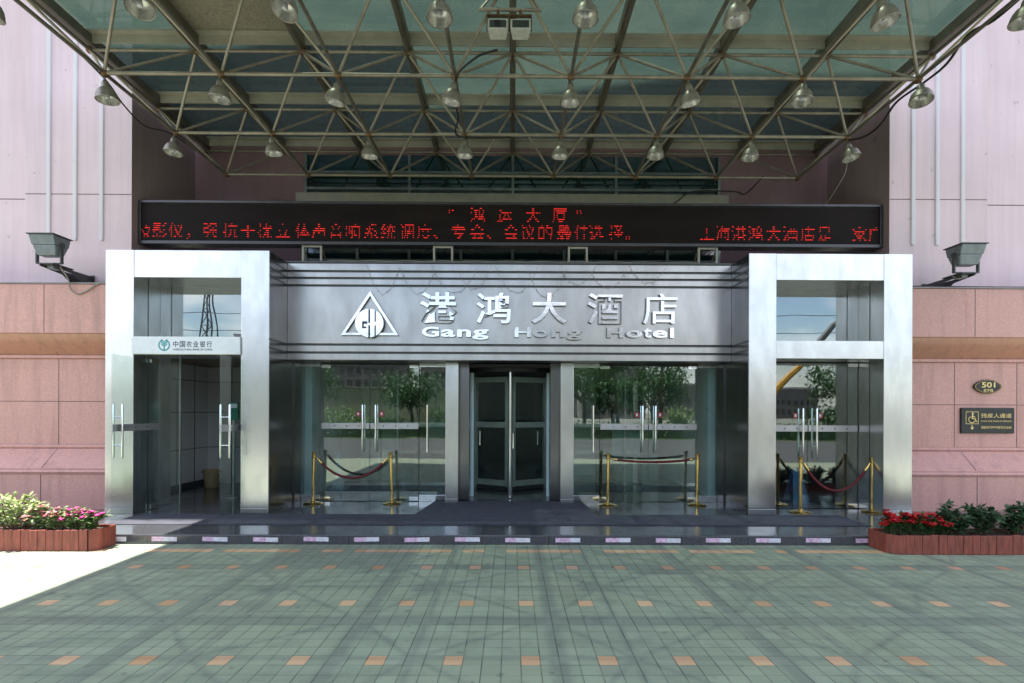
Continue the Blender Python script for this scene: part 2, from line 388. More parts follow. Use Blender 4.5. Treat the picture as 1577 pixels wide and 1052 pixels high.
ORD = ['first', 'second', 'third', 'fourth', 'fifth', 'sixth', 'seventh', 'eighth', 'ninth', 'tenth', 'eleventh', 'twelfth', 'thirteenth', 'fourteenth', 'fifteenth', 'sixteenth', 'seventeenth']

def glyphs(s, offset=0., extrude=0., sh=0.):
    c = bpy.data.curves.new('text', 'FONT'); c.body = s; c.offset = offset; c.extrude = extrude; c.resolution_u = 4; c.shear = sh
    o = bpy.data.objects.new('text', c); COL.objects.link(o); bpy.context.view_layer.update()
    me = bpy.data.meshes.new_from_object(o.evaluated_get(bpy.context.evaluated_depsgraph_get()))
    vs = [v.co.copy() for v in me.vertices]; fs = [list(p.vertices) for p in me.polygons]
    bpy.data.objects.remove(o); bpy.data.curves.remove(c); bpy.data.meshes.remove(me); return vs, fs
def lettering(mb, s, x0, x1, z0, z1, y, depth, offset=.0, keep=False):
    """text facing -Y, fitted to a rectangle; y is the front plane"""
    vs, fs = glyphs(s, offset, .5)
    ax = min(v.x for v in vs); bx = max(v.x for v in vs); az = min(v.y for v in vs); bz = max(v.y for v in vs)
    if keep:
        k = (z1 - z0) / (bz - az); cx = (x0 + x1) / 2; hw = (bx - ax) * k / 2; x0, x1 = cx - hw, cx + hw
    mb.add([(x0 + (v.x - ax) / (bx - ax) * (x1 - x0), y + (.5 - v.z) * depth, z0 + (v.y - az) / (bz - az) * (z1 - z0)) for v in vs], fs)
    return mb

# ------------------------------------------------------------------ ground
def structure(mb, name, mat, **k): return tag(mb.build(name, mat, **k), kind='structure')
structure(MB().box(-900, 900, -900, 900, -1.2, -.012), 'ground', 'earth')
structure(MB().box(-30, 30, -.6, 6.91, -.3, 0), 'plaza', 'paver')
structure(MB().box(-120, 120, -15, -.603, -.3, -.004), 'road', 'asphalt')
structure(MB().box(-120, 120, -40, -15.003, -.3, .02), 'lawn', 'grass')
PZ = .13
structure(MB().box(-30, 30, 6.913, 17.5, -.3, PZ), 'entrance_step', 'polish', bevel=.012)
tag(MB().box(-5.95, 5.30, 7.50, 8.262, PZ + .001, PZ + .010).build('carpet', 'carpet', bevel=.004), 'long dark grey carpet strip running along the entrance step', 'carpet')
tag(MB().add([(-1.62, 7.62, PZ + .0105), (1.42, 7.62, PZ + .0105), (1.30, 9.46, PZ + .0105), (-1.42, 9.46, PZ + .0105), (-1.61, 7.63, PZ + .020), (1.41, 7.63, PZ + .020), (1.29, 9.45, PZ + .020), (-1.41, 9.45, PZ + .020)],
    [(3, 2, 1, 0), (4, 5, 6, 7), (0, 1, 5, 4), (1, 2, 6, 5), (2, 3, 7, 6), (3, 0, 4, 7)]).build('door_mat', 'mat'), 'dark grey mat lying in front of the revolving door', 'mat')
for k in range(16):
    x = -4.67 + .679 * (k - 1); n = 'pink and white reflective strip on the black step edge, %s from the left' % ORD[k]
    x0, x1 = x - .168, x + .168; xm = x + rnd.uniform(-.02, .04)
    t = thing('reflective_strip', (x, 6.91, .04), n, 'reflective strip', 'reflective strips along the step edge')
    dz = rnd.uniform(-.005, .005); rt = rnd.uniform(-.022, .022)
    MB().box(x0, xm, 6.9085, 6.912, .040 + dz, .098 + dz).tilt(x, rt).build('pink_half', 'pinktape', t)
    MB().box(xm, x1, 6.9085, 6.912, .040 + dz, .098 + dz).tilt(x, rt).build('white_half', 'whitetape', t)

# ------------------------------------------------------------------ hotel building
B = thing('hotel_building', (0, 11, 0), 'pink plastered hotel building with granite base behind the entrance', 'building')
TOP = 27.
for sgn, xi, xs in ((-1, -6.82, -8.72), (1, 6.80, 8.58)):
    a, b = sorted((xi, xs))
    a, b = sorted((xi + sgn * .003, xs)); MB().box(a, b, 9.20, 9.36, 0, TOP).build('facade_wall', 'plaster', B)
    a, b = sorted((xs, sgn * 30))
    MB().box(a, b, 9.40, 9.56, 0, TOP).build('facade_wall', 'plaster', B)
    a, b = sorted((xi, xi + sgn * .2))
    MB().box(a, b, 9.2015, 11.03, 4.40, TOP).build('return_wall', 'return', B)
    a, b = sorted((xi + sgn * .21, sgn * 30))
    MB().box(a, b, 9.57, 20, TOP - .2, TOP - .02).build('roof', 'cap', B)
    for fx in ((-8.29, -7.82, -7.35) if sgn < 0 else (7.22, 7.66, 8.12)):
        f = MB(); pr = [(fx + .035 * math.cos(t), 4.86 + .035 * math.sin(t)) for t in [math.pi + math.pi * i / 8 for i in range(9)]]
        f.plate(pr + [(fx + .035, TOP - .3), (fx - .035, TOP - .3)], 9.172, 9.21); f.build('flute', 'flute', B, bevel=.01)
    j = MB(); a, b = sorted((xi, xs)); j.box(a + .01, b - .01, 9.198, 9.21, 5.655, 5.668); a, b = sorted((xs, sgn * 30)); j.box(a + .01, b - .01, 9.398, 9.41, 5.64, 5.655)
    j.build('plaster_joint', 'joint', B)
MB().box(-6.82, 6.80, 11.03, 11.2, 4.40, 45.).build('recess_wall', 'recess', B)  # unseen upper height shaped to keep sun off the return walls
MB().box(-6.62, 6.60, 11.21, 20, 44.8, 44.98).build('roof', 'cap', B)  # unseen roof at the height set for that shade
# granite base: coursed, with a cove and a flared foot
for sgn in (-1, 1):
    x0, x1 = sorted((sgn * 6.50, sgn * 30))
    MB().profx([(9.19, 3.10), (8.70, 3.10), (8.70, 3.93), (9.19, 3.93)], x0, x1).build('granite_course', 'granite', B, bevel=.008)
    MB().box(x0, x1, 8.68, 9.19, 3.933, 3.955).build('ledge', 'cap', B)
    MB().profx([(9.19, 2.76), (8.985, 2.76), (8.90, 2.86), (8.80, 2.95), (8.73, 3.06), (8.72, 3.097), (9.19, 3.097)], x0, x1).build('cove', 'granite_o', B, smooth=True)
    MB().profx([(9.19, 2.70), (8.955, 2.70), (8.955, 2.757), (9.19, 2.757)], x0, x1).build('moulding', 'granite', B, bevel=.01)
    MB().box(x0, x1, 9.0, 9.19, 1.20, 2.697).build('granite_wall', 'granite', B)
    MB().profx([(9.19, 1.13), (8.975, 1.13), (8.955, 1.16), (8.975, 1.197), (9.19, 1.197)], x0, x1).build('moulding', 'granite', B)
    MB().profx([(9.19, .80), (8.665, .80), (8.665, .82), (8.97, 1.127), (9.19, 1.127)], x0, x1).build('flared_course', 'granite', B)
    MB().profx([(9.19, .72), (8.64, .72), (8.62, .76), (8.64, .797), (9.19, .797)], x0, x1).build('moulding', 'granite', B)
    MB().box(x0, x1, 8.65, 9.19, PZ, .717).build('granite_plinth', 'granite', B)
    j = MB()
    for X in ((-7.92, -10.1, -12.3) if sgn < 0 else (7.91, 10.1, 12.3)):
        j.box(X - .005, X + .005, 8.698, 8.72, 3.11, 3.92); j.box(X - .006, X + .006, 8.648, 8.66, PZ, .715)
        j.hexa([(X - .005, 8.662, .822), (X + .005, 8.662, .822), (X + .005, 8.69, .822), (X - .005, 8.69, .822), (X - .005, 8.967, 1.125), (X + .005, 8.967, 1.125), (X + .005, 9.0, 1.125), (X - .005, 9.0, 1.125)])
        j.hexa([(X - .005, 8.982, 2.76), (X + .005, 8.982, 2.76), (X + .005, 9.05, 2.76), (X - .005, 9.05, 2.76), (X - .005, 8.72, 3.09), (X + .005, 8.72, 3.09), (X + .005, 8.8, 3.09), (X - .005, 8.8, 3.09)])
    for X in ((-7.93, -9.1, -10.3) if sgn < 0 else (7.82, 8.93, 10.1)):
        j.box(X - .005, X + .005, 8.998, 9.01, 1.2, 2.69)
    j.box(x0, x1, 8.998, 9.01, 1.945, 1.955)
    j.build('stone_joint', 'joint', B)
# upper window band behind the canopy
W = MB().box(-4.42, 4.42, 10.98, 11.02, 4.42, 7.28).build('window', 'window', B)
fr = MB()
for X in np.linspace(-4.42, 4.42, 9): fr.box(X - .03, X + .03, 10.93, 10.975, 4.42, 5.82)
for X in np.linspace(-4.42, 4.42, 5): fr.box(X - .028, X + .028, 10.93, 10.975, 6.42, 7.28)
for Z in (5.78, 5.02, 6.55, 6.9): fr.box(-4.42, 4.42, 10.925, 10.97, Z - .025, Z + .025)
fr.build('window_frame', 'alu', W)
MB().box(-4.50, 4.50, 10.62, 10.92, 6.02, 6.33).build('shutter_box', 'flange', B, bevel=.01)
MB().box(-4.46, 4.46, 10.72, 10.975, 5.88, 6.015).build('shutter_gap_shade', 'dark', B)  # solid dark block paints the shade of the gap below the box
# rooms behind the glass
MB().box(-7.25, 7.25, 9.56, 17.5, 2.80, 2.9).build('ceiling', 'ceil', B)
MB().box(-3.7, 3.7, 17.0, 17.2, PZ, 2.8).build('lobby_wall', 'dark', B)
for X in (-4.02, 3.98): MB().box(X - .06, X + .06, 9.6, 17.0, PZ, 2.8).build('lobby_wall', 'tile', B)
MB().box(-7.25, -7.05, 9.37, 12.1, PZ, 2.8).build('lobby_wall', 'tile', B)
MB().box(-7.05, -4.09, 11.9, 12.1, PZ, 2.8).build('lobby_wall', 'tile', B)
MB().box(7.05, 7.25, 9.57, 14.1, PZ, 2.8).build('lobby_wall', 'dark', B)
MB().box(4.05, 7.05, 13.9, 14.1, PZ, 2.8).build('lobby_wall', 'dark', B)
j = MB()
for Z in (.95, 1.75, 2.45): j.box(-7.049, -7.04, 9.6, 11.9, Z, Z + .012); j.box(-7.04, -4.1, 11.885, 11.899, Z, Z + .012)
for X in (-6.5, -5.9, -5.3, -4.7): j.box(X, X + .012, 11.885, 11.899, PZ, 2.79)
for Y in (10.2, 10.8, 11.4): j.box(-7.049, -7.04, Y, Y + .012, PZ, 2.79)
j.box(-7.049, -7.02, 9.6, 11.9, PZ, .23); j.build('tile_joint', 'tilejoint', B)
for X in (-3.86, 3.80): MB().box(X - .07, X + .07, 9.72, 9.95, PZ, 2.79).build('pillar', 'pale', B)
for X in (-3.45, -2.95, 2.75, 3.35): MB().box(X - .2, X + .2, 12.4, 12.8, PZ, 2.79).build('pillar', 'palew', B)
for X in (-1.9, 1.9): MB().box(X - .3, X + .3, 13.5, 14, PZ, 2.79).build('pillar', 'tile', B)

# ------------------------------------------------------------------ side portals (brushed steel frames)
FZ = 4.385
def door_rail(mb, p, q, n, z0=1.50, z1=1.61, th=.02):
    p, q, n = Vector(p), Vector(q), Vector(n)
    a = [p - n * th, q - n * th, q + n * th, p + n * th]
    mb.hexa([(v.x, v.y, z0) for v in a] + [(v.x, v.y, z1) for v in a])
def make_door(name, parent, p, q, z0, z1, free_end, mat='glass', handle=True, sticker=True, rail=True, hz=(1.05, 1.92)):
    """a glass leaf from p to q (xy); handles near the free end on both faces"""
    p, q = Vector((p[0], p[1], 0)), Vector((q[0], q[1], 0)); d = (q - p).normalized(); n = Vector((d.y, -d.x, 0))
    if n.y > 0 or (abs(n.y) < .2 and n.x > 0): n = -n
    t = .006
    a = [p - n * t, q - n * t, q + n * t, p + n * t]
    leaf = MB().hexa([(v.x, v.y, z0 + .012) for v in a] + [(v.x, v.y, z1) for v in a]).build(name, mat, parent)
    if rail:
        r = MB(); door_rail(r, p + d * .004, q - d * .004, n, 1.47, 1.58, .016); r.build('door_rail', 'rail', leaf, bevel=.003)
        b = MB(); L = (q - p).length
        for k in range(3):
            c = p + d * L * (.28 + .25 * k) + Vector((0, 0, 1.525)); b.tube(c + n * .017, c + n * .022, .012, 8)
        b.build('bolt', 'black', leaf)
    L = (q - p).length; hinge = p if free_end == 'q' else q; s = d if free_end == 'q' else -d
    for zz in ((z0 + .012, z0 + .085), (z1 - .06, z1)):
        u, v_ = hinge, hinge + s * .17
        fp = MB(); door_rail(fp, u, v_, n, zz[0], zz[1], .018); fp.build('patch_fitting', 'bar', leaf, bevel=.003)
    if handle:
        e = (q if free_end == 'q' else p) - s * .115
        for sd in (1, -1):
            h = MB(); c = e + n * sd * .075
            h.sweep([c + Vector((0, 0, hz[0])), c + Vector((0, 0, hz[0] + .02)), c + Vector((0, 0, (hz[0] + hz[1]) / 2)), c + Vector((0, 0, hz[1] - .02)), c + Vector((0, 0, hz[1]))], [.010, .015, .017, .015, .010], 10)
            for f in (.24, .76):
                z = hz[0] + (hz[1] - hz[0]) * f; h.tube(e + n * sd * .005 + Vector((0, 0, z)), c + Vector((0, 0, z)), .010, 8)
            h.build('handle', 'bar', leaf, smooth=True)
    if sticker:
        c = (q if free_end == 'q' else p) - s * .21 + n * .0075; w_ = .045
        st = MB(); a = [c - d * w_ - n * .001, c + d * w_ - n * .001, c + d * w_ + n * .001, c - d * w_ + n * .001]
        st.hexa([(v.x, v.y, 1.70) for v in a] + [(v.x, v.y, 1.80) for v in a]); sk = st.build('sticker', 'redbox', leaf)
        c = c + n * .0015; w_ = .018
        st = MB(); a = [c - d * w_ - n * .001, c + d * w_ - n * .001, c + d * w_ + n * .001, c - d * w_ + n * .001]
        st.hexa([(v.x, v.y, 1.725) for v in a] + [(v.x, v.y, 1.775) for v in a]); st.build('sticker_mark', 'white', leaf)
    return leaf
def portal(label, x0, o0, o1, x1, zt, tr):
    t = thing('side_portal', ((x0 + x1) / 2, 8.28, PZ), label, 'entrance frame', 'steel side portals')
    for a, b in ((x0, o0), (o1, x1)):
        MB().box(a, b, 8.28, 9.19, PZ + .105, FZ).build('column', 'steel', t, bevel=.004)
        MB().box(a, b, 8.277, 9.19, PZ, PZ + .100).build('column_foot', 'steel', t, bevel=.004)
    MB().box(o0 + .002, o1 - .002, 8.284, 9.19, zt, FZ - .002).build('lintel', 'steel', t, bevel=.004)
    MB().box(o0 + .002, o1 - .002, 8.284, 8.96, tr[0], tr[1]).build('transom', 'steel', t, bevel=.004)
    # inner lining seam, upper glass
    for X in (o0, o1):
        s = 1 if X == o0 else -1
        a, b = sorted((X + s * .001, X + s * .004)); MB().box(a, b, 8.60, 8.615, PZ, zt).build('seam', 'groove', t)
    MB().box(o0 + .003, o1 - .003, 8.90, 8.912, tr[1], zt).build('upper_glass', 'glass_up', t)
    MB().box(o0 + .003, o1 - .003, 9.05, 9.09, tr[1], zt).build('upper_backing', 'dark', t)
    return t
PL = portal('brushed steel portal on the left with the bank sign and open glass doors', -6.553, -6.10, -4.375, -3.925, 3.945, (2.70, 2.985))
PR = portal('brushed steel portal on the right with closed glass doors and plain transom', 3.84, 4.285, 6.04, 6.505, 3.955, (2.68, 2.97))
# open leaves on the left, closed ones on the right
make_door('door', PL, (-6.055, 8.80), (-6.155, 7.90), PZ, 2.66, 'q', 'glass_clear', sticker=False, hz=(1.05, 1.90))
make_door('door', PL, (-4.41, 8.80), (-4.50, 7.92), PZ, 2.66, 'q', 'glass_clear', sticker=False, hz=(1.05, 1.90))
MB().box(-6.10 + .002, -5.92, 9.16, 9.172, PZ, 2.78).build('side_glass', 'glass_clear', PL)
MB().box(-5.925, -5.905, 9.15, 9.18, PZ, 2.78).build('glass_edge', 'alu', PL)
make_door('door', PR, (4.29, 8.90), (5.155, 8.90), PZ, 2.66, 'q', hz=(1.0, 1.88))
make_door('door', PR, (5.165, 8.90), (6.03, 8.90), PZ, 2.66, 'p', hz=(1.0, 1.88))

# ------------------------------------------------------------------ central porch
P = thing('entrance_porch', (0, 9.0, PZ), 'central brushed steel porch with wide fascia over glass doors', 'entrance porch')
FX0, FX1, FY = -3.92, 3.835, 8.95
MB().box(FX0, FX1, FY + .035, 9.45, 2.70, 4.375).build('fascia_backing', 'groove', P)  # dark backing gives the grooves their shade by colour
cuts = [4.375]
for zc in (4.24, 4.12, 3.99, 2.96, 2.82): cuts += [zc + .0185, zc - .0185]
cuts.append(2.695)
for a, b in zip(cuts[0::2], cuts[1::2]): MB().box(FX0, FX1, FY, FY + .034, b, a).build('fascia_panel', 'steel_fascia', P, bevel=.004)
MB().box(FX0, FX1, FY - .03, 9.45, 4.378, 4.41).build('fascia_cap', 'groove', P, bevel=.004)
gl = MB()
for Z in (4.24, 4.12, 3.99, 2.96, 2.82):
    for X, s in ((-3.925, 1), (3.84, -1)):
        a, b = sorted((X + s * .0035, X + s * .006)); gl.box(a, b, 8.285, FY - .002, Z - .017, Z + .017)
gl.build('groove_shade_strip', 'groove', P)  # raised dark strips painted in for groove shade along the sides
MB().box(-6.54, 6.49, 9.46, 11.02, 4.30, 4.37).build('porch_roof', 'cap', P)
GY = 9.50
for X, s in ((-3.925, 1), (3.84, -1)):  # darkened sheets carry the sides' dark reflections as base colour
    a, b = sorted((X, X + s * .03)); MB().box(a, b, 9.195, GY + .05, PZ, 2.69).build('side_shade_sheet', 'steel_side', P)
    a, b = sorted((X + s * .001, X + s * .006)); MB().box(a, b, 8.30, 9.19, PZ, 2.69).build('side_shade_sheet', 'steel_side', P)
    a, b = sorted((X + s * .0005, X + s * .003)); MB().box(a, b, 8.30, FY - .005, 2.695, 4.37).build('side_shade_sheet', 'steel_side', P)
for a, b in ((-1.205, -.975), (.885, 1.12)):
    MB().box(a, b, 9.28, 9.70, PZ + .09, 2.69).build('column', 'steel', P, bevel=.004); MB().box(a, b, 9.277, 9.70, PZ, PZ + .087).build('column_foot', 'steel', P, bevel=.004)
for a, b in ((-.972, -.80), (.715, .882)): MB().box(a, b, 9.52, 9.78, PZ, 2.69).build('door_jamb', 'steel_side', P)
MB().box(-.797, .712, 9.60, 9.70, 2.63, 2.69).build('door_header', 'dark', P)
def sidelite(x0, x1, low=True):
    g = MB().box(x0, x1, GY - .006, GY + .006, PZ + .12 if low else PZ + .02, 2.62).build('side_pane', 'glass', P)
    r = MB().box(x0, x1, GY - .025, GY + .025, 2.62, 2.69)
    r.build('pane_rail', 'bar', g, bevel=.003)
    if low: MB().box(x0, x1, GY - .025, GY + .025, PZ, PZ + .12).build('pane_rail', 'bar', g, bevel=.003)
    return g
sidelite(-3.89, -3.545); s1 = sidelite(-1.715, -1.207); s2 = sidelite(1.122, 1.625); sidelite(3.452, 3.805)
for X, par in ((-1.56, s1), (1.50, s2)):
    h = MB(); c = Vector((X, GY - .07, 0)); h.tube(c + Vector((0, 0, 1.05)), c + Vector((0, 0, 1.92)), .012, 8)
    for z in (1.25, 1.72): h.tube((X, GY - .006, z), (X, GY - .07, z), .009, 8)
    h.build('handle', 'bar', par, smooth=True)
make_door('door', P, (-3.53, GY), (-2.637, GY), PZ, 2.66, 'q'); make_door('door', P, (-2.627, GY), (-1.73, GY), PZ, 2.66, 'p')
make_door('door', P, (1.637, GY), (2.530, GY), PZ, 2.66, 'q'); make_door('door', P, (2.540, GY), (3.440, GY), PZ, 2.66, 'p')
# inner line of glass doors
for a, b in ((-3.9, -2.65), (-2.6, -1.2), (1.1, 2.5), (2.55, 3.85)):
    g = MB().box(a, b, 11.6, 11.612, PZ, 2.75).build('inner_pane', 'glass_clear', P)
    MB().box(a, b, 11.585, 11.627, 1.45, 1.55).build('pane_rail', 'rail', g); MB().box(a, a + .03, 11.58, 11.63, PZ, 2.75).build('pane_post', 'rail', g)

# ------------------------------------------------------------------ revolving door
RC = Vector((-.035, 10.72, PZ))
RD = thing('revolving_door', RC, 'glass revolving door with steel framed wings between two columns', 'revolving door')
for k, an in enumerate((-90, 30, 150)):
    d = Vector((math.cos(R(an)), math.sin(R(an)), 0)); n = Vector((-d.y, d.x, 0)); z = RC.z
    def bar(mb, r0, r1, z0, z1, th=.022):
        a = [RC + d * r0 - n * th, RC + d * r1 - n * th, RC + d * r1 + n * th, RC + d * r0 + n * th]
        mb.hexa([(v.x, v.y, z0) for v in a] + [(v.x, v.y, z1) for v in a])
    f = MB(); bar(f, .05, .12, z + .09, z + 2.41); bar(f, .84, .90, z + .02, z + 2.41)
    bar(f, .12, .84, z + .10, z + .22); bar(f, .12, .84, z + 1.33, z + 1.45); bar(f, .12, .84, z + 2.29, z + 2.41)
    wg = f.build('wing', 'alu', RD, bevel=.004)
    g = MB(); bar(g, .12, .84, z + .22, z + 1.33, .005); bar(g, .12, .84, z + 1.45, z + 2.29, .005); g.build('wing_glass', 'glass_clear', wg)
    b = MB(); bar(b, .06, .84, z + .015, z + .09, .006); b.build('brush', 'black', wg)
    h = MB(); c = RC + d * .72 + n * .06; h.tube(c + Vector((0, 0, .95)), c + Vector((0, 0, 1.25)), .012, 8); h.build('push_bar', 'bar', wg)
MB().lathe(RC, [(.055, 0), (.055, 2.43)], 16).build('pole', 'bar', RD, smooth=True)
nose = MB(); nose.tube(RC + Vector((0, -.905, .02)), RC + Vector((0, -.905, 2.46)), .020, 10); nose.build('nose_post', 'chrome', RD, smooth=True)
for a0 in (-38, 142):
    g = MB(); m_ = 14; pr = []
    for i in range(m_ + 1):
        t = R(a0 + 76 * i / m_); pr.append((RC.x + .96 * math.cos(t), RC.y + .96 * math.sin(t)))
    vs = [(x, y, RC.z) for x, y in pr] + [(x, y, RC.z + 2.43) for x, y in pr]
    g.add(vs, [(i, i + 1, m_ + 2 + i, m_ + 1 + i) for i in range(m_)]); dw = g.build('drum_wall', 'glass_clear', RD, smooth=True)
    p_ = MB()
    for (x, y) in (pr[0], pr[-1]): p_.tube((x, y, RC.z), (x, y, RC.z + 2.43), .042, 12)
    p_.build('drum_post', 'pale', dw, smooth=True)
MB().lathe(RC + Vector((0, 0, 2.435)), [(1.0, 0), (1.0, .13), (.2, .13)], 36).build('drum_top', 'dark', RD)

# ------------------------------------------------------------------ hotel sign
HS = thing('hotel_sign', (0, FY, 3.1), 'raised polished steel hotel name and triangle emblem on the fascia', 'sign')
def fx(px): return (px - 793.2) / 788 * 8.93 + .054
def fz(py): return 1.8 + (633.9 - py) / 788 * 8.93
YF = FY - .055
tri = [(fx(570.5), fz(450)), (fx(526), fz(517.5)), (fx(614), fz(517.5))]
ctr = (sum(p[0] for p in tri) / 3, sum(p[1] for p in tri) / 3)
ti = [(ctr[0] + (x - ctr[0]) * .845, ctr[1] + (z - ctr[1]) * .845) for x, z in tri]
em = MB()
for i in range(3):
    j_ = (i + 1) % 3; em.plate([tri[i], tri[j_], ti[j_], ti[i]], YF, FY - .003)
EM = em.build('emblem_triangle', 'chrome', HS, side='groove')
cx, cz, r = fx(570), fz(499.5), .245
N = 64; cells = MB(); cs = 2 * r / N
def inside(x, z):
    if x * x + z * z > r * r: return False
    x, z = x / r, z / r
    if -.05 < x < .05 and not (-.16 < z < .0): return False            # split between G and H with a joint bar
    if -.42 < x < -.05 and -.06 < z < .14: return x > -.12             # mouth of the G
    if -.50 < x < -.38 and -.32 < z < .14: return False
    if -.5 < x < -.2 and -.36 < z < -.26: return False
    if .36 < x < .46 and (z > .10 or z < -.16): return False           # slots of the H
    return True
for k in range(N):
    z0 = -r + k * cs; i = 0
    while i < N:
        if inside(-r + (i + .5) * cs, z0 + cs / 2):
            i0 = i
            while i < N and inside(-r + (i + .5) * cs, z0 + cs / 2): i += 1
            cells.plate([(cx - r + i0 * cs, cz + z0), (cx - r + i * cs, cz + z0), (cx - r + i * cs, cz + z0 + cs), (cx - r + i0 * cs, cz + z0 + cs)], FY - .085, FY - .057)
        i += 1
cells.build('emblem_disc', 'chrome', EM, side='groove')
MB().lathe((cx, FY - .02, cz), [(r * .97, 0), (r * .97, .035)], 40, Matrix.Rotation(R(90), 3, 'X')).build('emblem_back', 'groove', EM)
for ch, a, b in zip('港鸿大酒店', (647, 733, 818, 904, 989), (703, 786, 872, 958, 1042)):
    lettering(MB(), ch, fx(a), fx(b), fz(498.5), fz(451.5), FY - .06, .057, .004 if ch == '店' else .014).build('character', 'chrome', HS, side='groove')
pos = [('G', 650, 676), ('a', 679, 701), ('n', 704, 725), ('g', 727, 752), ('H', 792, 817), ('o', 820, 844), ('n', 848, 869), ('g', 872, 896), ('H', 934, 959), ('o', 963, 988), ('t', 990, 1003), ('e', 1004, 1027), ('l', 1031, 1037)]
for ch, a, b in pos:
    z0, z1 = (523.5, 508) if ch == 'g' else (519.5, 508) if ch in 'ano e' else (519.5, 504)
    lettering(MB(), ch, fx(a), fx(b), fz(z0), fz(z1), FY - .05, .047, .028).build('letter', 'chrome', HS, side='groove')
# thin festoon wires left hanging over the fascia
fw = MB()
for k in range(9):
    xa = -2.6 + k * .58 + rnd.uniform(-.1, .1); xb = xa + rnd.uniform(.5, .8); sag = rnd.uniform(.28, .5)
    za, zb = 4.40 - rnd.uniform(0, .2), 4.40 - rnd.uniform(0, .2)
    pts = [(xa + (xb - xa) * t, FY - .012 - .01 * math.sin(9 * t + k), za + (zb - za) * t - sag * 4 * t * (1 - t) + .012 * math.sin(23 * t + k)) for t in [i / 14 for i in range(15)]]
    fw.sweep(pts, .0028, 5)
    for p in pts[1:-1:2]: fw.tube(p, (p[0] + rnd.uniform(-.02, .02), p[1], p[2] - .035), .0035, 5)
fw.sweep([(-3.2 + i * .2, FY - .035, 4.415 + .008 * math.sin(i * 2.1)) for i in range(33)], .006, 5)
tag(fw.build('string_lights', 'greycable'), 'thin tangled string light wires hanging over the steel fascia', 'string lights')

# ------------------------------------------------------------------ bank sign
BS = thing('bank_sign', (-5.24, 8.27, 2.70), 'white sign board with teal wheat logo above the open glass doors', 'sign')
MB().box(-6.112, -4.372, 8.245, 8.281, 2.705, 2.985).build('sign_board', 'board', BS, bevel=.004)
def bx(px): return (px - 793.2) / 788 * 8.25 + .05
def bz(py): return 1.8 + (631.9 - py) / 788 * 8.25
lg = MB(); c = (bx(255), bz(532)); ro = .094
for i in range(30):
    t0, t1 = R(112 + 316 * i / 30), R(112 + 316 * (i + 1) / 30)
    q = lambda t, r_: (c[0] + r_ * math.cos(t), c[1] + r_ * math.sin(t)); lg.plate([q(t0, ro), q(t1, ro), q(t1, ro * .78), q(t0, ro * .78)], 8.243, 8.246)
lg.box(c[0] - .009, c[0] + .009, 8.243, 8.246, c[1] - .085, c[1] + .06)
for k in range(3):
    z = c[1] - .02 + .035 * k
    for s in (-1, 1): lg.plate([(c[0] + s * .012, z), (c[0] + s * .048, z + .03), (c[0] + s * .048, z + .052), (c[0] + s * .012, z + .022)], 8.243, 8.246)
lg.build('logo', 'teal', BS)
for k, ch in enumerate('中国农业银行'):
    a = 268.5 + k * 10.25; lettering(MB(), ch, bx(a), bx(a + 8.2), bz(535), bz(525.5), 8.243, .003, .012).build('character', 'inkblue', BS)
lettering(MB(), 'AGRICULTURAL BANK OF CHINA', bx(268.5), bx(329), bz(540), bz(537), 8.243, .003, .01).build('small_lettering', 'inkblue', BS)

# ------------------------------------------------------------------ scrolling display
LD = thing('led_display', (0, 9.35, 4.83), 'long dark scrolling display with red dot matrix characters above the porch', 'display')
LX0, LX1, LY = -6.80, 6.78, 9.35
MB().box(LX0, LX1, LY + .012, LY + .24, 4.835, 5.615).build('cabinet', 'black', LD, bevel=.008)
MB().box(LX0 + .05, LX1 - .05, LY + .004, LY + .013, 4.90, 5.56).build('screen', 'ledblack', LD)
tr = MB().box(LX0, LX1, LY - .02, LY + .015, 5.575, 5.62).box(LX0, LX1, LY - .02, LY + .015, 4.83, 4.888)
tr.box(LX0, LX0 + .045, LY - .016, LY + .015, 4.889, 5.574).box(LX1 - .045, LX1, LY - .016, LY + .015, 4.889, 5.574)
tr.build('trim', 'ledframe', LD, bevel=.006)
def dots(ch, n=16):
    vs, fs = glyphs(ch); v = np.array([(p.x, p.y) for p in vs])
    g = np.zeros((n, n), bool); ys = (np.arange(n) + .5) / n * 1.0 - .12; xs = (np.arange(n) + .5) / n
    gx, gy = np.meshgrid(xs, ys)
    for f in fs:
        for k in range(1, len(f) - 1):
            a, b, c = v[f[0]], v[f[k]], v[f[k + 1]]
            d1 = (gx - b[0]) * (a[1] - b[1]) - (a[0] - b[0]) * (gy - b[1]); d2 = (gx - c[0]) * (b[1] - c[1]) - (b[0] - c[0]) * (gy - c[1]); d3 = (gx - a[0]) * (c[1] - a[1]) - (c[0] - a[0]) * (gy - a[1])
            g |= ~(((d1 < 0) | (d2 < 0) | (d3 < 0)) & ((d1 > 0) | (d2 > 0) | (d3 > 0)))
    return g
def lx(px): return (px - 793.2) / 788 * LY + .056
top = [('”', 701), ('鸿', 735), ('运', 776), ('大', 820), ('厦', 861), ('”', 898)]
bot = [('及', 223), ('影', 247), ('仪', 272), ('，', 298), ('强', 325), ('抗', 355), ('干', 382), ('扰', 408), ('立', 436), ('体', 466), ('声', 491), ('音', 517), ('响', 543), ('系', 571), ('统', 597), ('调', 626), ('度', 653), ('、', 678), ('专', 705), ('会', 734), ('、', 760), ('会', 786), ('议', 812), ('的', 839), ('最', 868), ('佳', 895), ('选', 918), ('择', 948), ('。', 974), ('上', 1089), ('海', 1113), ('港', 1138), ('鸿', 1164), ('大', 1192), ('酒', 1218), ('店', 1245), ('是', 1271), ('家', 1325), ('广', 1350)]
lit = MB(); pit = .0182
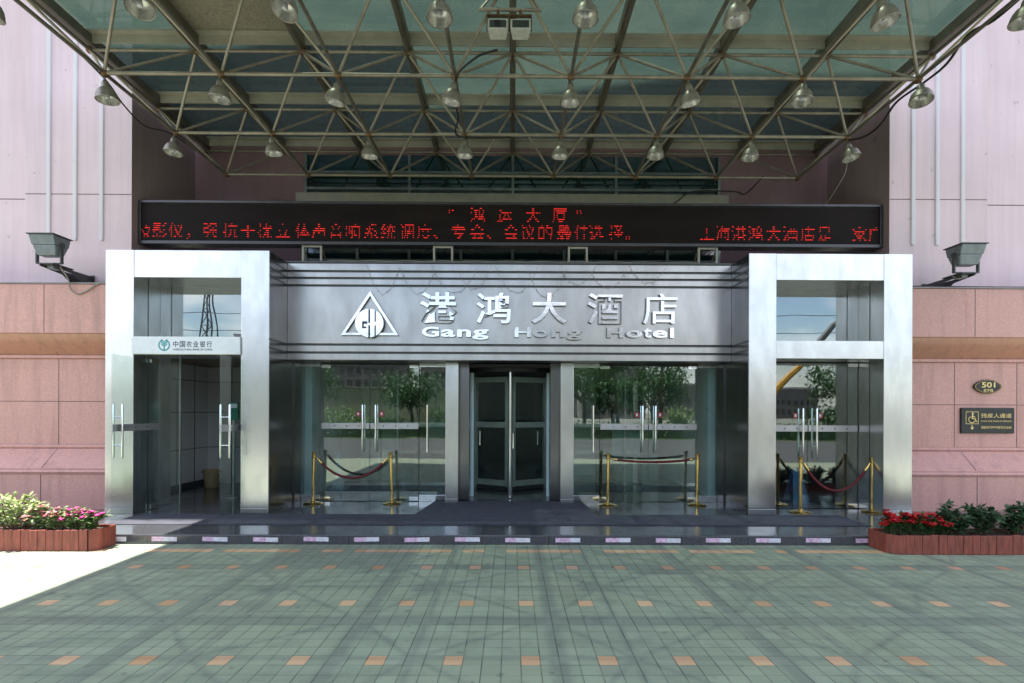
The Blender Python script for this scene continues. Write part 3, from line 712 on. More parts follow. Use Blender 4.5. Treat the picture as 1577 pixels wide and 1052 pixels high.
for line, z0 in ((top, 5.235), (bot, 4.925)):
    for ch, px in line:
        g = dots(ch); x0 = lx(px) - 8 * pit
        for r_ in range(16):
            if r_ % 2: continue                          # only every other row is lit
            for q_ in range(16):
                if g[r_, q_] and rnd.random() > .06:
                    x, z = x0 + q_ * pit, z0 + r_ * pit * 1.06
                    if LX0 + .05 < x < LX1 - .07: lit.add([(x, LY + .0015, z), (x + pit * .74, LY + .0015, z), (x + pit * .74, LY + .0015, z + pit * .66), (x, LY + .0015, z + pit * .66), (x, LY + .0045, z), (x + pit * .74, LY + .0045, z), (x + pit * .74, LY + .0045, z + pit * .66), (x, LY + .0045, z + pit * .66)], [(0, 1, 2, 3), (7, 6, 5, 4), (0, 4, 5, 1), (1, 5, 6, 2), (2, 6, 7, 3), (3, 7, 4, 0)])
lit.build('lit_characters', 'red', LD)
for k, px in enumerate((479, 681, 889.5, 1091)):
    X = lx(px) ; t = thing('sign_bracket', (X, 9.4, 4.37), 'pale steel tube bracket holding up the red display, %s from the left' % ORD[k], 'bracket', 'brackets under the display')
    for dx in (-.165, .165):
        MB().box(X + dx - .017, X + dx + .017, 9.38, 9.42, 4.37, 4.832).build('post', 'flange', t)
    MB().box(X - .144, X + .144, 9.385, 9.415, 4.795, 4.832).build('crossbar', 'flange', t)
    for dx in (-.165, .165): MB().tube((X + dx, 9.42, 4.80), (X + dx, 9.95, 4.38), .016, 6).build('brace', 'beam', t)

# ------------------------------------------------------------------ plaques on the right
HP = thing('house_number_plaque', (8.385, 8.99, 2.14), 'black oval plaque with gold number 501 on pink granite', 'plaque')
def oval(a, b, n=40, pinch=.0): return [(8.385 + a * math.copysign(abs(math.cos(t)) ** 1.0, math.cos(t)) * (1 + pinch * math.cos(t) ** 6), 2.272 + b * math.sin(t)) for t in [2 * math.pi * i / n for i in range(n)]]
MB().plate(oval(.215, .125, 40, .14), 8.962, 8.998).build('plate', 'plaque', HP, bevel=.006)
rim = MB(); o_, i_ = oval(.205, .117, 40, .14), oval(.196, .110, 40, .14)
for i in range(40): k = (i + 1) % 40; rim.plate([o_[i], o_[k], i_[k], i_[i]], 8.9605, 8.963)
rim.build('rim', 'brass_dark', HP)
lettering(MB(), '501', 8.265, 8.505, 2.255, 2.350, 8.955, .008, .02).build('number', 'gold', HP)
lettering(MB(), '武宁路', 8.30, 8.47, 2.178, 2.232, 8.957, .006, .01).build('street_name', 'gold', HP)
sc = MB()
for dx in (-.17, .17): sc.ball((8.385 + dx, 8.961, 2.272), .012, 8, 4)
sc.build('screw', 'brass_dark', HP)
AS = thing('access_sign', (8.385, 8.99, 1.44), 'black rectangular sign with gold wheelchair symbol and arrow on pink granite', 'sign')
MB().box(7.915, 8.855, 8.965, 8.998, 1.448, 1.898).build('plate', 'plaque', AS, bevel=.005)
sq = MB()
for a in ((7.99, 8.215, 1.824, 1.832), (7.99, 8.215, 1.612, 1.620), (7.99, 7.998, 1.6205, 1.8235), (8.207, 8.215, 1.6205, 1.8235)): sq.box(a[0], a[1], 8.961, 8.966, a[2], a[3])
# wheelchair figure: head, body, legs, wheel
sq.lathe((8.112, 8.966, 1.800), [(.016, 0), (.016, .005)], 14, Matrix.Rotation(R(90), 3, 'X'))
def stroke(mb, pts, w_, y0, y1):
    for (xa, za), (xb, zb) in zip(pts, pts[1:]):
        dx, dz = xb - xa, zb - za; l = math.hypot(dx, dz); nx, nz_ = -dz / l * w_ / 2, dx / l * w_ / 2
        mb.plate([(xa + nx, za + nz_), (xb + nx, zb + nz_), (xb - nx, zb - nz_), (xa - nx, za - nz_)], y0, y1)
stroke(sq, [(8.112, 1.782), (8.104, 1.71)], .022, 8.961, 8.966); stroke(sq, [(8.104, 1.712), (8.155, 1.707), (8.172, 1.652), (8.19, 1.658)], .016, 8.960, 8.966)
stroke(sq, [(8.11, 1.748), (8.155, 1.74)], .012, 8.9595, 8.966)
arc = [(8.098 + .056 * math.cos(R(a)), 1.690 + .056 * math.sin(R(a))) for a in range(115, 345, 15)]; stroke(sq, arc, .012, 8.9605, 8.966)
sq.build('symbol', 'gold', AS)
ar = MB(); stroke(ar, [(8.102, 1.592), (8.102, 1.545)], .018, 8.961, 8.966); ar.plate([(8.07, 1.552), (8.134, 1.552), (8.102, 1.51)], 8.9605, 8.966); ar.build('arrow', 'gold', AS)
lettering(MB(), '残疾人通道', 8.262, 8.80, 1.722, 1.800, 8.961, .005, .0).build('lettering', 'gold', AS)
lettering(MB(), 'ROAD FOR DISABLED PERSON', 8.262, 8.80, 1.652, 1.676, 8.961, .005, .0).build('lettering', 'gold', AS)
lettering(MB(), '请按铃可呼叫服务员协助', 8.262, 8.80, 1.530, 1.578, 8.961, .005, .0).build('lettering', 'gold', AS)

# ------------------------------------------------------------------ rope barriers
def make_post(x, y, z, label, lean, ang):
    t = thing('barrier_post', (0, 0, 0), label, 'barrier post', 'brass rope barrier posts'); 
    MB().lathe((0, 0, 0), [(.165, 0), (.168, .012), (.158, .022), (.10, .036), (.045, .046), (.034, .06)], 32).build('base', 'brass', t, smooth=True)
    MB().lathe((0, 0, .058), [(.026, 0), (.026, .77)], 20).build('pole', 'brass', t, smooth=True)
    MB().lathe((0, 0, .825), [(.030, 0), (.052, .004), (.052, .012), (.034, .016), (.030, .03), (.030, .066), (.036, .07), (.036, .098), (.028, .104), (.012, .108)], 20).build('finial', 'brass_dark', t, smooth=True)
    t.location = (x, y, z); t.rotation_euler = (0, lean, ang); WL[t.name] = Vector((x, y, z)); return t
posts = [(-3.575, 9.22, PZ, .025, 'leaning brass barrier post left of the left main doors, at the deep sagging rope'),
         (-2.16, 9.26, PZ, -.035, 'leaning brass barrier post in front of the left main doors, nearest the revolving door'),
         (1.715, 9.13, PZ, .012, 'brass barrier post right of the revolving door at the nearly straight rope'),
         (3.33, 9.18, PZ, .018, 'brass barrier post at the right end of the nearly straight rope'),
         (4.83, 8.53, PZ, .0, 'brass barrier post left in the right steel portal'),
         (6.05, 8.55, PZ, .0, 'brass barrier post beside the right column of the right portal')]
pt = [make_post(x, y, z, lb, le, 0) for x, y, z, le, lb in posts]
def rope(i, k, sag, label, endoff=(.07, .07)):
    a = Vector(posts[i][:3]) + Vector((math.sin(posts[i][3]) * .83, 0, .835)); b = Vector(posts[k][:3]) + Vector((math.sin(posts[k][3]) * .83, 0, .835))
    d = (b - a).normalized(); a2 = a + d * .05; b2 = b - d * .05
    t = thing('barrier_rope', (a + b) / 2 - Vector((0, 0, sag)), label, 'barrier rope', 'red velvet barrier ropes')
    def at_(u): return a2 + (b2 - a2) * u + Vector((0, 0, -sag * (1 - (2 * u - 1) ** 2) ** .92))
    e = .07
    MB().sweep([at_(e + (1 - 2 * e) * u / 30) for u in range(31)], .022, 12).build('rope', 'rope', t, smooth=True)
    for u0, u1 in ((0, e), (1 - e, 1)):
        MB().sweep([at_(u0 + (u1 - u0) * q / 4) for q in range(5)], [.012, .02, .027, .027, .025] if u0 == 0 else [.025, .027, .027, .02, .012], 12).build('rope_end', 'brass', t, smooth=True)
rope(0, 1, .37, 'deep red rope sagging in front of the left main doors'); rope(2, 3, .06, 'almost straight red rope in front of the right main doors'); rope(4, 5, .47, 'deeply sagging red rope in front of the right portal doors')

# ------------------------------------------------------------------ canopy
CN = thing('entrance_canopy', (0, 6, 6.5), 'steel space frame canopy with green glass panels over the entrance', 'canopy')
LXS = [-5.705 + 1.629 * i for i in range(8)]; LYS = [10.22 - 1.525 * i for i in range(6)]
UXS = [-6.525 + 1.629 * i for i in range(9)]; UYS = [10.975 - 1.525 * i for i in range(7)]
ZL, ZU = 6.5, 7.35
for y in LYS: MB().tube((LXS[0], y, ZL), (LXS[-1], y, ZL), .027, 10).build('lower_chord', 'truss', CN, smooth=True)
for x in LXS: MB().tube((x, LYS[0], ZL), (x, LYS[-1], ZL), .026, 10).build('lower_chord', 'beam', CN, smooth=True)
for y in UYS: MB().tube((UXS[0], y, ZU), (UXS[-1], y, ZU), .024, 10).build('upper_chord', 'truss', CN, smooth=True)
for x in UXS:
    MB().box(x - .048, x + .048, UYS[-1], UYS[0] + .05, ZU + .075, ZU + .225).build('beam', 'beam', CN, bevel=.006)
    MB().tube((x, UYS[0], ZU), (x, UYS[-1], ZU), .028, 10).build('upper_chord', 'beam', CN, smooth=True)
dg = []
for yi, y in enumerate(LYS):
    for xi, x in enumerate(LXS):
        for ux in (UXS[xi], UXS[xi + 1]):
            for uy in (UYS[yi], UYS[yi + 1]): dg.append(((x, y, ZL), (ux, uy, ZU), yi))
vis = [d for d in dg if d[2] < 3]
for a, b, _ in vis[-100:]: MB().tube(a, b, .021, 8).build('diagonal', 'truss', CN, smooth=True)
rest = MB()
for a, b, _ in [d for d in dg if d not in vis[-100:]]: rest.tube(a, b, .021, 8)
tag(rest.build('diagonals', 'truss', CN, smooth=True), kind='stuff')
nb = None
for z, xs, ys in ((ZL, LXS, LYS[:4]), (ZU, UXS, UYS[:4])):
    for y in ys:
        for x in xs:
            if nb is None:
                nb = MB().ball((0, 0, 0), .058, 12, 8); nb.v = [v + WL[CN.name] for v in nb.v]; nb = nb.build('ball_joint', 'node', CN, smooth=True); o = nb
            else: o = nb.copy(); COL.objects.link(o)
            o.location = Vector((x, y, z)) - WL[CN.name]
for k, y in enumerate(UYS):
    MB().box(UXS[0] - .06, UXS[-1] + .06, y - .11, y + .09, ZU + .228, ZU + .25).box(UXS[0] - .06, UXS[-1] + .06, y - .02, y + .005, ZU + .10, ZU + .227).build('purlin', 'flange', CN)
for i in range(8):
    for k in range(6):
        x0, x1 = UXS[i] + .003, UXS[i + 1] - .003; y1, y0 = UYS[k] - .02, UYS[k + 1] + .02
        beige = (i == 1 and k == 2)
        g = MB().box(x0, x1, y0, y1, ZU + .262, ZU + .274).build('glass_panel', 'beige' if beige else 'canopy', CN)
        if beige: g['label'] = 'opaque beige roof panel'
for X in (UXS[0] - .08, UXS[-1] + .08): MB().box(X - .018, X + .018, UYS[-1], UYS[0], ZU + .10, ZU + .30).build('edge_trim', 'beam', CN)

# lamps under the lower joints
def make_lamp():
    t = thing('canopy_lamp', (0, 0, 0), 'lamp', 'lamp', 'bell lamps under the canopy')
    MB().sweep([(0, 0, 0), (.0, .0, -.02), (0, 0, -.05)], .012, 8).lathe((0, 0, -.05), [(.02, .012), (.028, 0), (.028, -.02)], 12).build('hook', 'beam', t)
    MB().lathe((0, 0, -.315), [(.132, .016), (.136, .002), (.144, 0), (.147, .010), (.141, .024), (.134, .06), (.119, .102), (.096, .138), (.068, .162), (.054, .174), (.050, .225), (.040, .248), (.014, .257)], 28).uncap().build('shade', 'lamp', t, smooth=True)
    rf = MB().lathe((0, 0, -.315), [(.134, .003), (.128, .04), (.112, .09), (.086, .125), (.045, .142), (.01, .146)], 28); rf.f = [f for f in rf.f if len(f) == 4]; rf.build('reflector', 'lens', t, smooth=True)
    MB().lathe((0, 0, -.315), [(.008, .022), (.024, .030), (.032, .055), (.026, .085), (.018, .13)], 14).build('bulb', 'white', t, smooth=True)
    return t
proto = make_lamp(); first = True
rows = [('the row nearest the wall', 1), ('the middle row', 2), ('the row nearest the camera', 3)]
rnd2 = random.Random(3)
for nm, yi in rows:
    for i, x in enumerate(LXS):
        o = proto if first else copy_tree(proto); first = False
        o.location = (x, LYS[yi] - .02 + rnd2.uniform(-.03, .03), ZL - .045 - rnd2.uniform(0, .02))
        o.rotation_euler = (R(rnd2.uniform(-10, 12)), R(rnd2.uniform(-13, 13)), R(rnd2.uniform(0, 360)) * 0)
        o['label'] = 'grey bell lamp, %s from the left in %s' % (ORD[i], nm)
def spotlight(x, label, tilt):
    t = thing('floodlight', (x, 6.15, 6.30), label, 'floodlight', 'paired floodlights')
    MB().hexa([(x - .122, 6.04, 6.32), (x + .122, 6.04, 6.32), (x + .095, 6.20, 6.30), (x - .095, 6.20, 6.30), (x - .122, 6.07, 6.46), (x + .122, 6.07, 6.46), (x + .095, 6.22, 6.46), (x - .095, 6.22, 6.46)]).build('housing', 'floodw', t, bevel=.008)
    MB().hexa([(x - .098, 6.034, 6.34), (x + .098, 6.034, 6.34), (x + .098, 6.05, 6.34), (x - .098, 6.05, 6.34), (x - .098, 6.056, 6.435), (x + .098, 6.056, 6.435), (x + .098, 6.07, 6.435), (x - .098, 6.07, 6.435)]).build('face', 'dark', t)
    MB().box(x - .136, x - .124, 6.095, 6.14, 6.36, 6.52).box(x + .124, x + .136, 6.095, 6.14, 6.36, 6.52).box(x - .136, x + .136, 6.095, 6.14, 6.521, 6.535).build('yoke', 'node', t)
    MB().tube((x, 6.125, 6.535), (x, 6.125, 6.60), .018, 8).build('stem', 'node', t)
spotlight(-.185, 'white floodlight under the canopy centre, left one of a pair', 0); spotlight(.085, 'white floodlight under the canopy centre, right one of a pair', 0)
MB_ = MB().tube((-.42, 6.125, 6.61), (.34, 6.125, 6.61), .02, 8)
MB_.tube((-.40, 6.125, 6.61), (UXS[4], 6.40, ZU - .05), .014, 6).tube((.32, 6.125, 6.61), (UXS[4], 6.40, ZU - .05), .014, 6)
tag(MB_.build('light_bar', 'truss'), 'short steel bar carrying the pair of white floodlights', 'bar')
def cable(pts, r_, label, mat='cable', sub=6):
    out_ = []
    P_ = [Vector(p) for p in pts]
    for i in range(len(P_) - 1):
        p0, p1, p2, p3 = P_[max(i - 1, 0)], P_[i], P_[i + 1], P_[min(i + 2, len(P_) - 1)]
        for k in range(sub):
            t = k / sub; out_.append(.5 * (2 * p1 + (p2 - p0) * t + (2 * p0 - 5 * p1 + 4 * p2 - p3) * t * t + (3 * p1 - p0 - 3 * p2 + p3) * t ** 3))
    out_.append(P_[-1]); return tag(MB().sweep(out_, r_, 6).build('cable', mat, smooth=True), label, 'cable')
rc = random.Random(5)
pts = [(LXS[-1] + .05 + rc.uniform(-.04, .06), 3.0 + k * .38, ZL + rc.uniform(-.06, .09)) for k in range(12)] + [(5.72, 7.6, 6.44), (5.78, 8.0, 6.34), (5.80, 8.4, 6.36), (5.72, 8.72, 6.46)]
cable(pts, .018, 'thick black cable wound along the right edge of the canopy')
cable([(LXS[0], 4.0, 6.55), (-5.74, 5.2, 6.50), (-5.72, 6.4, 6.52), (-5.74, 7.2, 6.46), (-5.84, 7.7, 6.38), (-5.88, 8.2, 6.34), (-5.76, 8.65, 6.46), (-5.74, 9.5, 6.52)], .011, 'black cable sagging along the left edge of the canopy')
cable([(5.0, 10.2, 6.52), (4.7, 10.3, 6.22), (4.5, 10.4, 6.30), (3.7, 10.45, 6.32), (3.4, 10.5, 6.15), (3.3, 10.6, 6.1)], .014, 'black cable looping from the right end of the shutter box')
cable([(5.72, 8.72, 6.1), (5.74, 8.8, 5.95), (5.70, 8.9, 5.8), (5.69, 9.2, 5.62), (5.65, 9.37, 5.58)], .006, 'thin pale wire dropping from the canopy to the display', 'greycable')
cable([(-.05, 8.7, 6.46), (-.9, 8.6, 6.42), (-.86, 8.0, 6.40), (-.83, 7.2, 6.44), (-.5, 6.8, 6.5), (-.2, 6.3, 6.25)], .014, 'dark cable feeding the paired floodlights')
# ------------------------------------------------------------------ wall floodlights on brackets
def wall_flood(X, Zt, label):
    t = thing('wall_floodlight', (X, 8.7, Zt - .6), label, 'floodlight', 'grey wall floodlights')
    y0, y1 = 8.28, 8.62; w0, w1 = .200, .150
    MB().hexa([(X - w1, y0 + .10, Zt - .33), (X + w1, y0 + .10, Zt - .33), (X + w1, y1 - .08, Zt - .33), (X - w1, y1 - .08, Zt - .33), (X - w1 - .04, y0 + .05, Zt - .17), (X + w1 + .04, y0 + .05, Zt - .17), (X + w1 + .04, y1 - .03, Zt - .17), (X - w1 - .04, y1 - .03, Zt - .17)]).build('housing', 'flood', t, bevel=.02)
    MB().hexa([(X - w1 - .042, y0 + .048, Zt - .169), (X + w1 + .042, y0 + .048, Zt - .169), (X + w1 + .042, y1 - .03, Zt - .169), (X - w1 - .042, y1 - .03, Zt - .169), (X - w0, y0, Zt - .02), (X + w0, y0, Zt - .02), (X + w0, y1, Zt - .02), (X - w0, y1, Zt - .02)]).build('reflector_body', 'flood', t, bevel=.01)
    MB().box(X - w0 - .02, X + w0 + .02, y0 - .02, y1 + .02, Zt - .019, Zt).build('rim', 'flood_dark', t, bevel=.005)
    y = MB()
    for s in (-1, 1): a, b = sorted((X + s * (w0 - .01), X + s * (w0 + .01))); y.box(a, b, 8.42, 8.47, Zt - .44, Zt - .12); y.tube((X + s * w0, 8.445, Zt - .15), (X + s * (w0 + .03), 8.445, Zt - .15), .03, 10)
    y.box(X - w0 - .01, X + w0 + .01, 8.42, 8.47, Zt - .455, Zt - .441); y.build('yoke', 'flood_dark', t)
    a = MB()
    for s in (-1, 1):
        xx = X + s * .10
        a.profx([(9.19, Zt - .475), (8.38, Zt - .475), (8.38, Zt - .50), (8.80, Zt - .535), (9.06, Zt - .70), (9.19, Zt - .70)], xx - .006, xx + .006)
        a.box(xx - .03, xx + .03, 9.17, 9.195, Zt - .69, Zt - .45)
    a.box(X - .14, X + .14, 8.36, 8.75, Zt - .474, Zt - .458); a.build('arm', 'flood_dark', t)
    bx_ = MB().box(X - .05, X + .05, 8.46, 8.6, Zt - .52, Zt - .476); bx_.build('junction_box', 'flood', t)
    return t
wall_flood(-7.60, 4.65, 'grey trough floodlight on a wall bracket left of the bank portal')
wall_flood(7.52, 4.58, 'grey trough floodlight on a wall bracket right of the right portal')
cable([(-7.5, 8.5, 4.2), (-7.45, 8.62, 4.0), (-7.44, 8.66, 3.84), (-7.35, 8.68, 3.76), (-7.2, 8.68, 3.80), (-7.0, 8.68, 3.93), (-6.8, 8.7, 3.98), (-6.58, 8.75, 3.99)], .011, 'pale grey cable looping below the left wall floodlight', 'greycable')
cable([(6.52, 8.9, 4.33), (6.62, 8.85, 4.32), (6.70, 8.82, 4.2), (6.66, 8.8, 4.08), (6.72, 8.78, 3.99), (6.9, 8.76, 3.975), (7.3, 8.76, 3.975), (8.4, 8.76, 3.97), (9.5, 8.76, 3.97)], .017, 'thick black cable curling from the right portal onto the granite ledge')
cable([(7.36, 8.55, 4.12), (7.42, 8.5, 4.05), (7.5, 8.5, 4.06), (7.52, 8.52, 4.13)], .008, 'small pale cable loop under the right wall floodlight', 'greycable')

# ------------------------------------------------------------------ planters and plants
def planter(x0, x1, y0, y1, h, label, end):
    t = thing('planter', ((x0 + x1) / 2, y0, 0), label, 'planter', 'red wooden planters')
    rp = random.Random(int(x0 * 10)); W_ = .105; n = int((x1 - x0) / W_) + 1
    front = MB()
    ch = .09; xs_ = x0 if end > 0 else x0; xe = x1 - ch if end > 0 else x1
    xs2 = x0 + ch if end < 0 else x0
    x = xs2
    while x < xe - .02:
        b = min(x + W_, xe); o = rp.uniform(-.004, .004); front.box(x + .002, b - .002, y0 + o, y0 + .022 + o, .003, h + rp.uniform(-.006, .006)); x = b
    front.build('front_slats', 'wood', t, bevel=.004)
    e = MB(); X = x1 if end > 0 else x0; s = -1 if end > 0 else 1
    e.hexa([(X + s * ch, y0, .003), (X + s * .004, y0 + ch, .003), (X + s * .02, y0 + ch + .012, .003), (X + s * ch, y0 + .024, .003)] + [(X + s * ch, y0, h), (X + s * .004, y0 + ch, h), (X + s * .02, y0 + ch + .012, h), (X + s * ch, y0 + .024, h)])
    y = y0 + ch + .004
    while y < y1 - .02:
        b = min(y + W_, y1); a_, b_ = sorted((X, X + s * .022)); e.box(a_, b_, y + .002, b - .002, .003, h + rp.uniform(-.006, .006)); y = b
    e.build('end_slats', 'wood', t, bevel=.004)
    MB().box(x0 + .03 if end > 0 else x0 + .1, x1 - .1 if end > 0 else x1 - .03, y0 + .03, y1 - .01, .02, h - .035).build('soil', 'soil', t)
    MB().box(x0, x1 if end < 0 else x1 - .03, y1 - .02, y1, .003, h).build('back_slats', 'wood', t)
planter(-9.4, -5.30, 6.55, 6.895, .27, 'sunlit red wooden planter with pink flowers and pale shrub', 1)
planter(4.82, 9.4, 6.47, 6.885, .245, 'shaded red wooden planter with red flowers and dark shrubs', -1)
def leaf(mb, p, d, L, wd, rg):
    d = d.normalized(); s = d.cross(Vector((rg.uniform(-.4, .4), rg.uniform(-.4, .4), 1))).normalized() if abs(d.z) < .95 else Vector((1, 0, 0)); u = s.cross(d)
    mid = p + d * L * .5 + u * L * .06; tip = p + d * L - Vector((0, 0, L * .12))
    mb.add([p, mid + s * wd - u * wd * .25, tip, mid - s * wd - u * wd * .25, mid], [(0, 1, 4), (1, 2, 4), (2, 3, 4), (3, 0, 4)])
def shrub(name, c, rx, h, n_st, n_lf, L, mat, label, group, seed, flowers=None, nfl=0, cat='shrub', fr=.022):
    rg = random.Random(seed); t = thing(name, c, label, cat, group); st = MB(); lf = MB(); fl = MB(); tips = []
    c = Vector(c)
    for i in range(n_st):
        a = 2 * math.pi * (i + rg.random()) / n_st; rr = rg.uniform(.25, 1.) * rx; hh = h * rg.uniform(.55, 1.) * (1 - .35 * (rr / rx) ** 2)
        b0 = c + Vector((math.cos(a) * rr * .3, math.sin(a) * rr * .2, 0)); e = c + Vector((math.cos(a) * rr, math.sin(a) * rr * .62, hh)); m_ = (b0 + e) / 2 + Vector((rg.uniform(-.03, .03), rg.uniform(-.03, .03), .04))
        st.sweep([b0, m_, e], [.007, .005, .003], 5); tips.append(e)
        for k in range(n_lf):
            u = rg.uniform(.06, 1.05) ** .8; q = b0 + (m_ - b0) * u * 2 if u < .5 else m_ + (e - m_) * (u * 2 - 1)
            d = Vector((rg.gauss(0, 1), rg.gauss(0, .8), rg.uniform(-.1, 1.0))); leaf(lf, q + Vector((rg.gauss(0, .01), rg.gauss(0, .01), 0)), d, L * rg.uniform(.6, 1.2), L * rg.uniform(.17, .27), rg)
    st.build('stem', 'stem', t); lf.build('foliage', mat, t)
    if flowers:
        for k in range(nfl):
            e = tips[k % len(tips)] + Vector((rg.gauss(0, .02), rg.gauss(0, .02) - .02, rg.uniform(.0, .03)))
            f = MB()
            for q in range(9):
                a = 2 * math.pi * q / 5 + rg.random(); d = Vector((math.cos(a), math.sin(a), rg.uniform(.0, .9))); leaf(f, e, d, fr * rg.uniform(.8, 1.4), fr * .55, rg)
            f.build('blossom', flowers, t)
    return t
gl_ = 'shrubs in the planters'; gf = 'flowering plants in the planters'
shrub('shrub', (-6.50, 6.72, .23), .36, .58, 16, 26, .11, 'leafl', 'tall pale green shrub at the left end of the sunlit planter', gl_, 1)
shrub('shrub', (-7.2, 6.72, .23), .30, .5, 12, 22, .11, 'leafl', 'pale shrub cut by the left picture edge', gl_, 11)
for k, (x, f, nm, n) in enumerate(((-6.12, 'pink', 'coral pink', 14), (-5.90, 'pink', 'pale pink', 16), (-5.68, 'magenta', 'bright magenta', 18), (-5.48, 'magenta', 'deep magenta', 18))):
    lb = ['low plant with few coral pink flowers beside the pale shrub', 'low plant with coral pink blossoms, second flower from the pale shrub', 'low plant with magenta flowers in the middle of the sunlit planter', 'low magenta flowering plant at the right end of the sunlit planter'][k]
    shrub('flowering_plant', (x, 6.70, .23), .17, .31, 14, 24, .09, 'leaff', lb, gf, 20 + k, f, n, 'flower', .042)
lbs = ['dense red flowering plant at the left end of the shaded planter', 'dense red flowering plant, second from the left in the shaded planter', 'red flowering plant in the middle of the row of red flowers', 'red flowering plant, fourth in the row of red flowers', 'sparse red flowering plant next to the dark shrubs']
for k, x in enumerate((4.93, 5.11, 5.29, 5.47, 5.64)):
    shrub('flowering_plant', (x, 6.64, .205), .15, .32 - .014 * k, 14, 22, .09, 'leafg', lbs[k], gf, 40 + k, 'scarlet', (38, 30, 14, 24, 12)[k], 'flower', .045)
for k, (x, h_, lb) in enumerate(((5.80, .40, 'dark green shrub nearest the red flowers'), (6.15, .42, 'dark green bushy shrub in the middle of the shaded planter'), (6.62, .42, 'dark green shrub at the right picture edge'), (7.1, .42, 'dark green shrub past the right picture edge'))):
    shrub('shrub', (x, 6.68, .205), .27, h_, 14, 40, .105, 'leafd', lb, gl_, 60 + k)

# ------------------------------------------------------------------ things seen behind the glass
wb = thing('waste_bin', (-6.55, 11.2, PZ), 'beige plastic waste bin on the dark floor behind the open doors', 'bin')
MB().lathe((-6.55, 11.2, PZ), [(.125, 0), (.13, .01), (.165, .36), (.175, .365), (.175, .385), (.15, .385), (.12, .03)], 24).build('body', 'bin', wb, smooth=True)
MB().box(-6.55 - .20, -6.55 + .20, 11.17, 11.23, PZ + .31, PZ + .35).build('handle', 'bin', wb)
nb_ = thing('notice_box', (-4.85, 9.9, 1.5), 'green notice box behind the right open glass door', 'notice box')
MB().box(-5.46, -5.26, 9.86, 9.90, 1.62, 1.96).build('panel', 'green', nb_, bevel=.01); MB().box(-5.38, -5.34, 9.88, 9.92, PZ, 1.62).build('post', 'alu', nb_)
MB().box(-5.44, -5.28, 9.856, 9.861, 1.85, 1.93).build('header', 'board', nb_); MB().lathe((-5.36, 9.9, PZ), [(.15, 0), (.15, .02)], 16).build('base', 'alu', nb_)
cb = thing('caution_board', (5.35, 9.45, PZ), 'blue folding caution board behind the right portal doors', 'caution board')
MB().hexa([(5.20, 9.42, PZ), (5.50, 9.42, PZ), (5.50, 9.44, PZ), (5.20, 9.44, PZ), (5.27, 9.57, PZ + .62), (5.43, 9.57, PZ + .62), (5.43, 9.59, PZ + .62), (5.27, 9.59, PZ + .62)]).build('front_board', 'blue', cb)
MB().hexa([(5.20, 9.76, PZ), (5.50, 9.76, PZ), (5.50, 9.78, PZ), (5.20, 9.78, PZ), (5.27, 9.595, PZ + .62), (5.43, 9.595, PZ + .62), (5.43, 9.61, PZ + .62), (5.27, 9.61, PZ + .62)]).build('back_board', 'blue', cb)
pc = thing('floor_cone', (-3.72, 11.0, PZ), 'pale blue floor cone inside the left main doors', 'cone')
MB().box(-3.90, -3.54, 10.82, 11.18, PZ, PZ + .03).build('foot', 'palecone', pc); MB().lathe((-3.72, 11.0, PZ + .03), [(.14, 0), (.11, .10), (.10, .35), (.06, .62), (.07, .7), (.02, .78)], 18).build('body', 'palecone', pc, smooth=True)
ct = thing('reception_counter', (-1.9, 12.6, PZ), 'dark red reception counter inside the left main doors', 'counter')
MB().box(-2.3, -1.35, 12.0, 12.35, PZ, 1.10).build('front', 'darkwood', ct); MB().box(-2.36, -1.29, 11.95, 12.42, 1.102, 1.15).build('top', 'dark', ct)
pf = thing('poster_stand', (2.5, 11.9, PZ), 'grey poster stand inside the right main doors', 'poster stand')
MB().box(2.35, 3.0, 12.0, 12.03, .75, 1.75).build('panel', 'palecone', pf); MB().box(2.62, 2.72, 12.03, 12.07, PZ, .75).box(2.4, 2.95, 11.85, 12.2, PZ, PZ + .02).build('stand', 'alu', pf)

# ------------------------------------------------------------------ across the road (seen mirrored in the steel and glass)
def tree(x, y, h, r_, seed, label):
    rg = random.Random(seed); t = thing('tree', (x, y, 0), label, 'tree', 'trees across the road'); tk = MB(); cr_ = MB(); base = Vector((x, y, 0))
    top_ = base + Vector((rg.uniform(-.3, .3), 0, h * .55)); tk.sweep([base, (base + top_) / 2 + Vector((.1, 0, 0)), top_], [.2, .15, .09], 8)
    for i in range(16):
        a = rg.uniform(0, 6.28); e = Vector((x + math.cos(a) * r_ * rg.uniform(.3, .9), y + math.sin(a) * r_ * rg.uniform(.3, .9), h * rg.uniform(.5, .95)))
        tk.sweep([base + (top_ - base) * rg.uniform(.6, 1), e], [.06, .02], 5); cl = r_ * rg.uniform(.28, .45)
        for k in range(110):
            d = Vector((rg.gauss(0, 1), rg.gauss(0, 1), rg.gauss(0, .8))); q = e + d * cl * .5; leaf(cr_, q, Vector((rg.gauss(0, 1), rg.gauss(0, 1), rg.gauss(0, 1))), rg.uniform(.25, .42), .10, rg)
    tk.build('trunk', 'bark', t); cr_.build('crown', 'leafg', t)
tl = ['small spreading tree across the road mirrored left of the revolving door', 'tall tree across the road mirrored right of the revolving door', 'broad tree across the road left of the tall one', 'tree across the road mirrored in the right portal doors', 'low tree across the road at the far right', 'low tree across the road at the far left', 'slim tree across the road behind the lawn', 'tall tree across the road mirrored beside the revolving door', 'low bushy tree mirrored in the right main doors', 'bushy tree before the tall tree at the right main doors', 'round tree across the road before the garden wall']
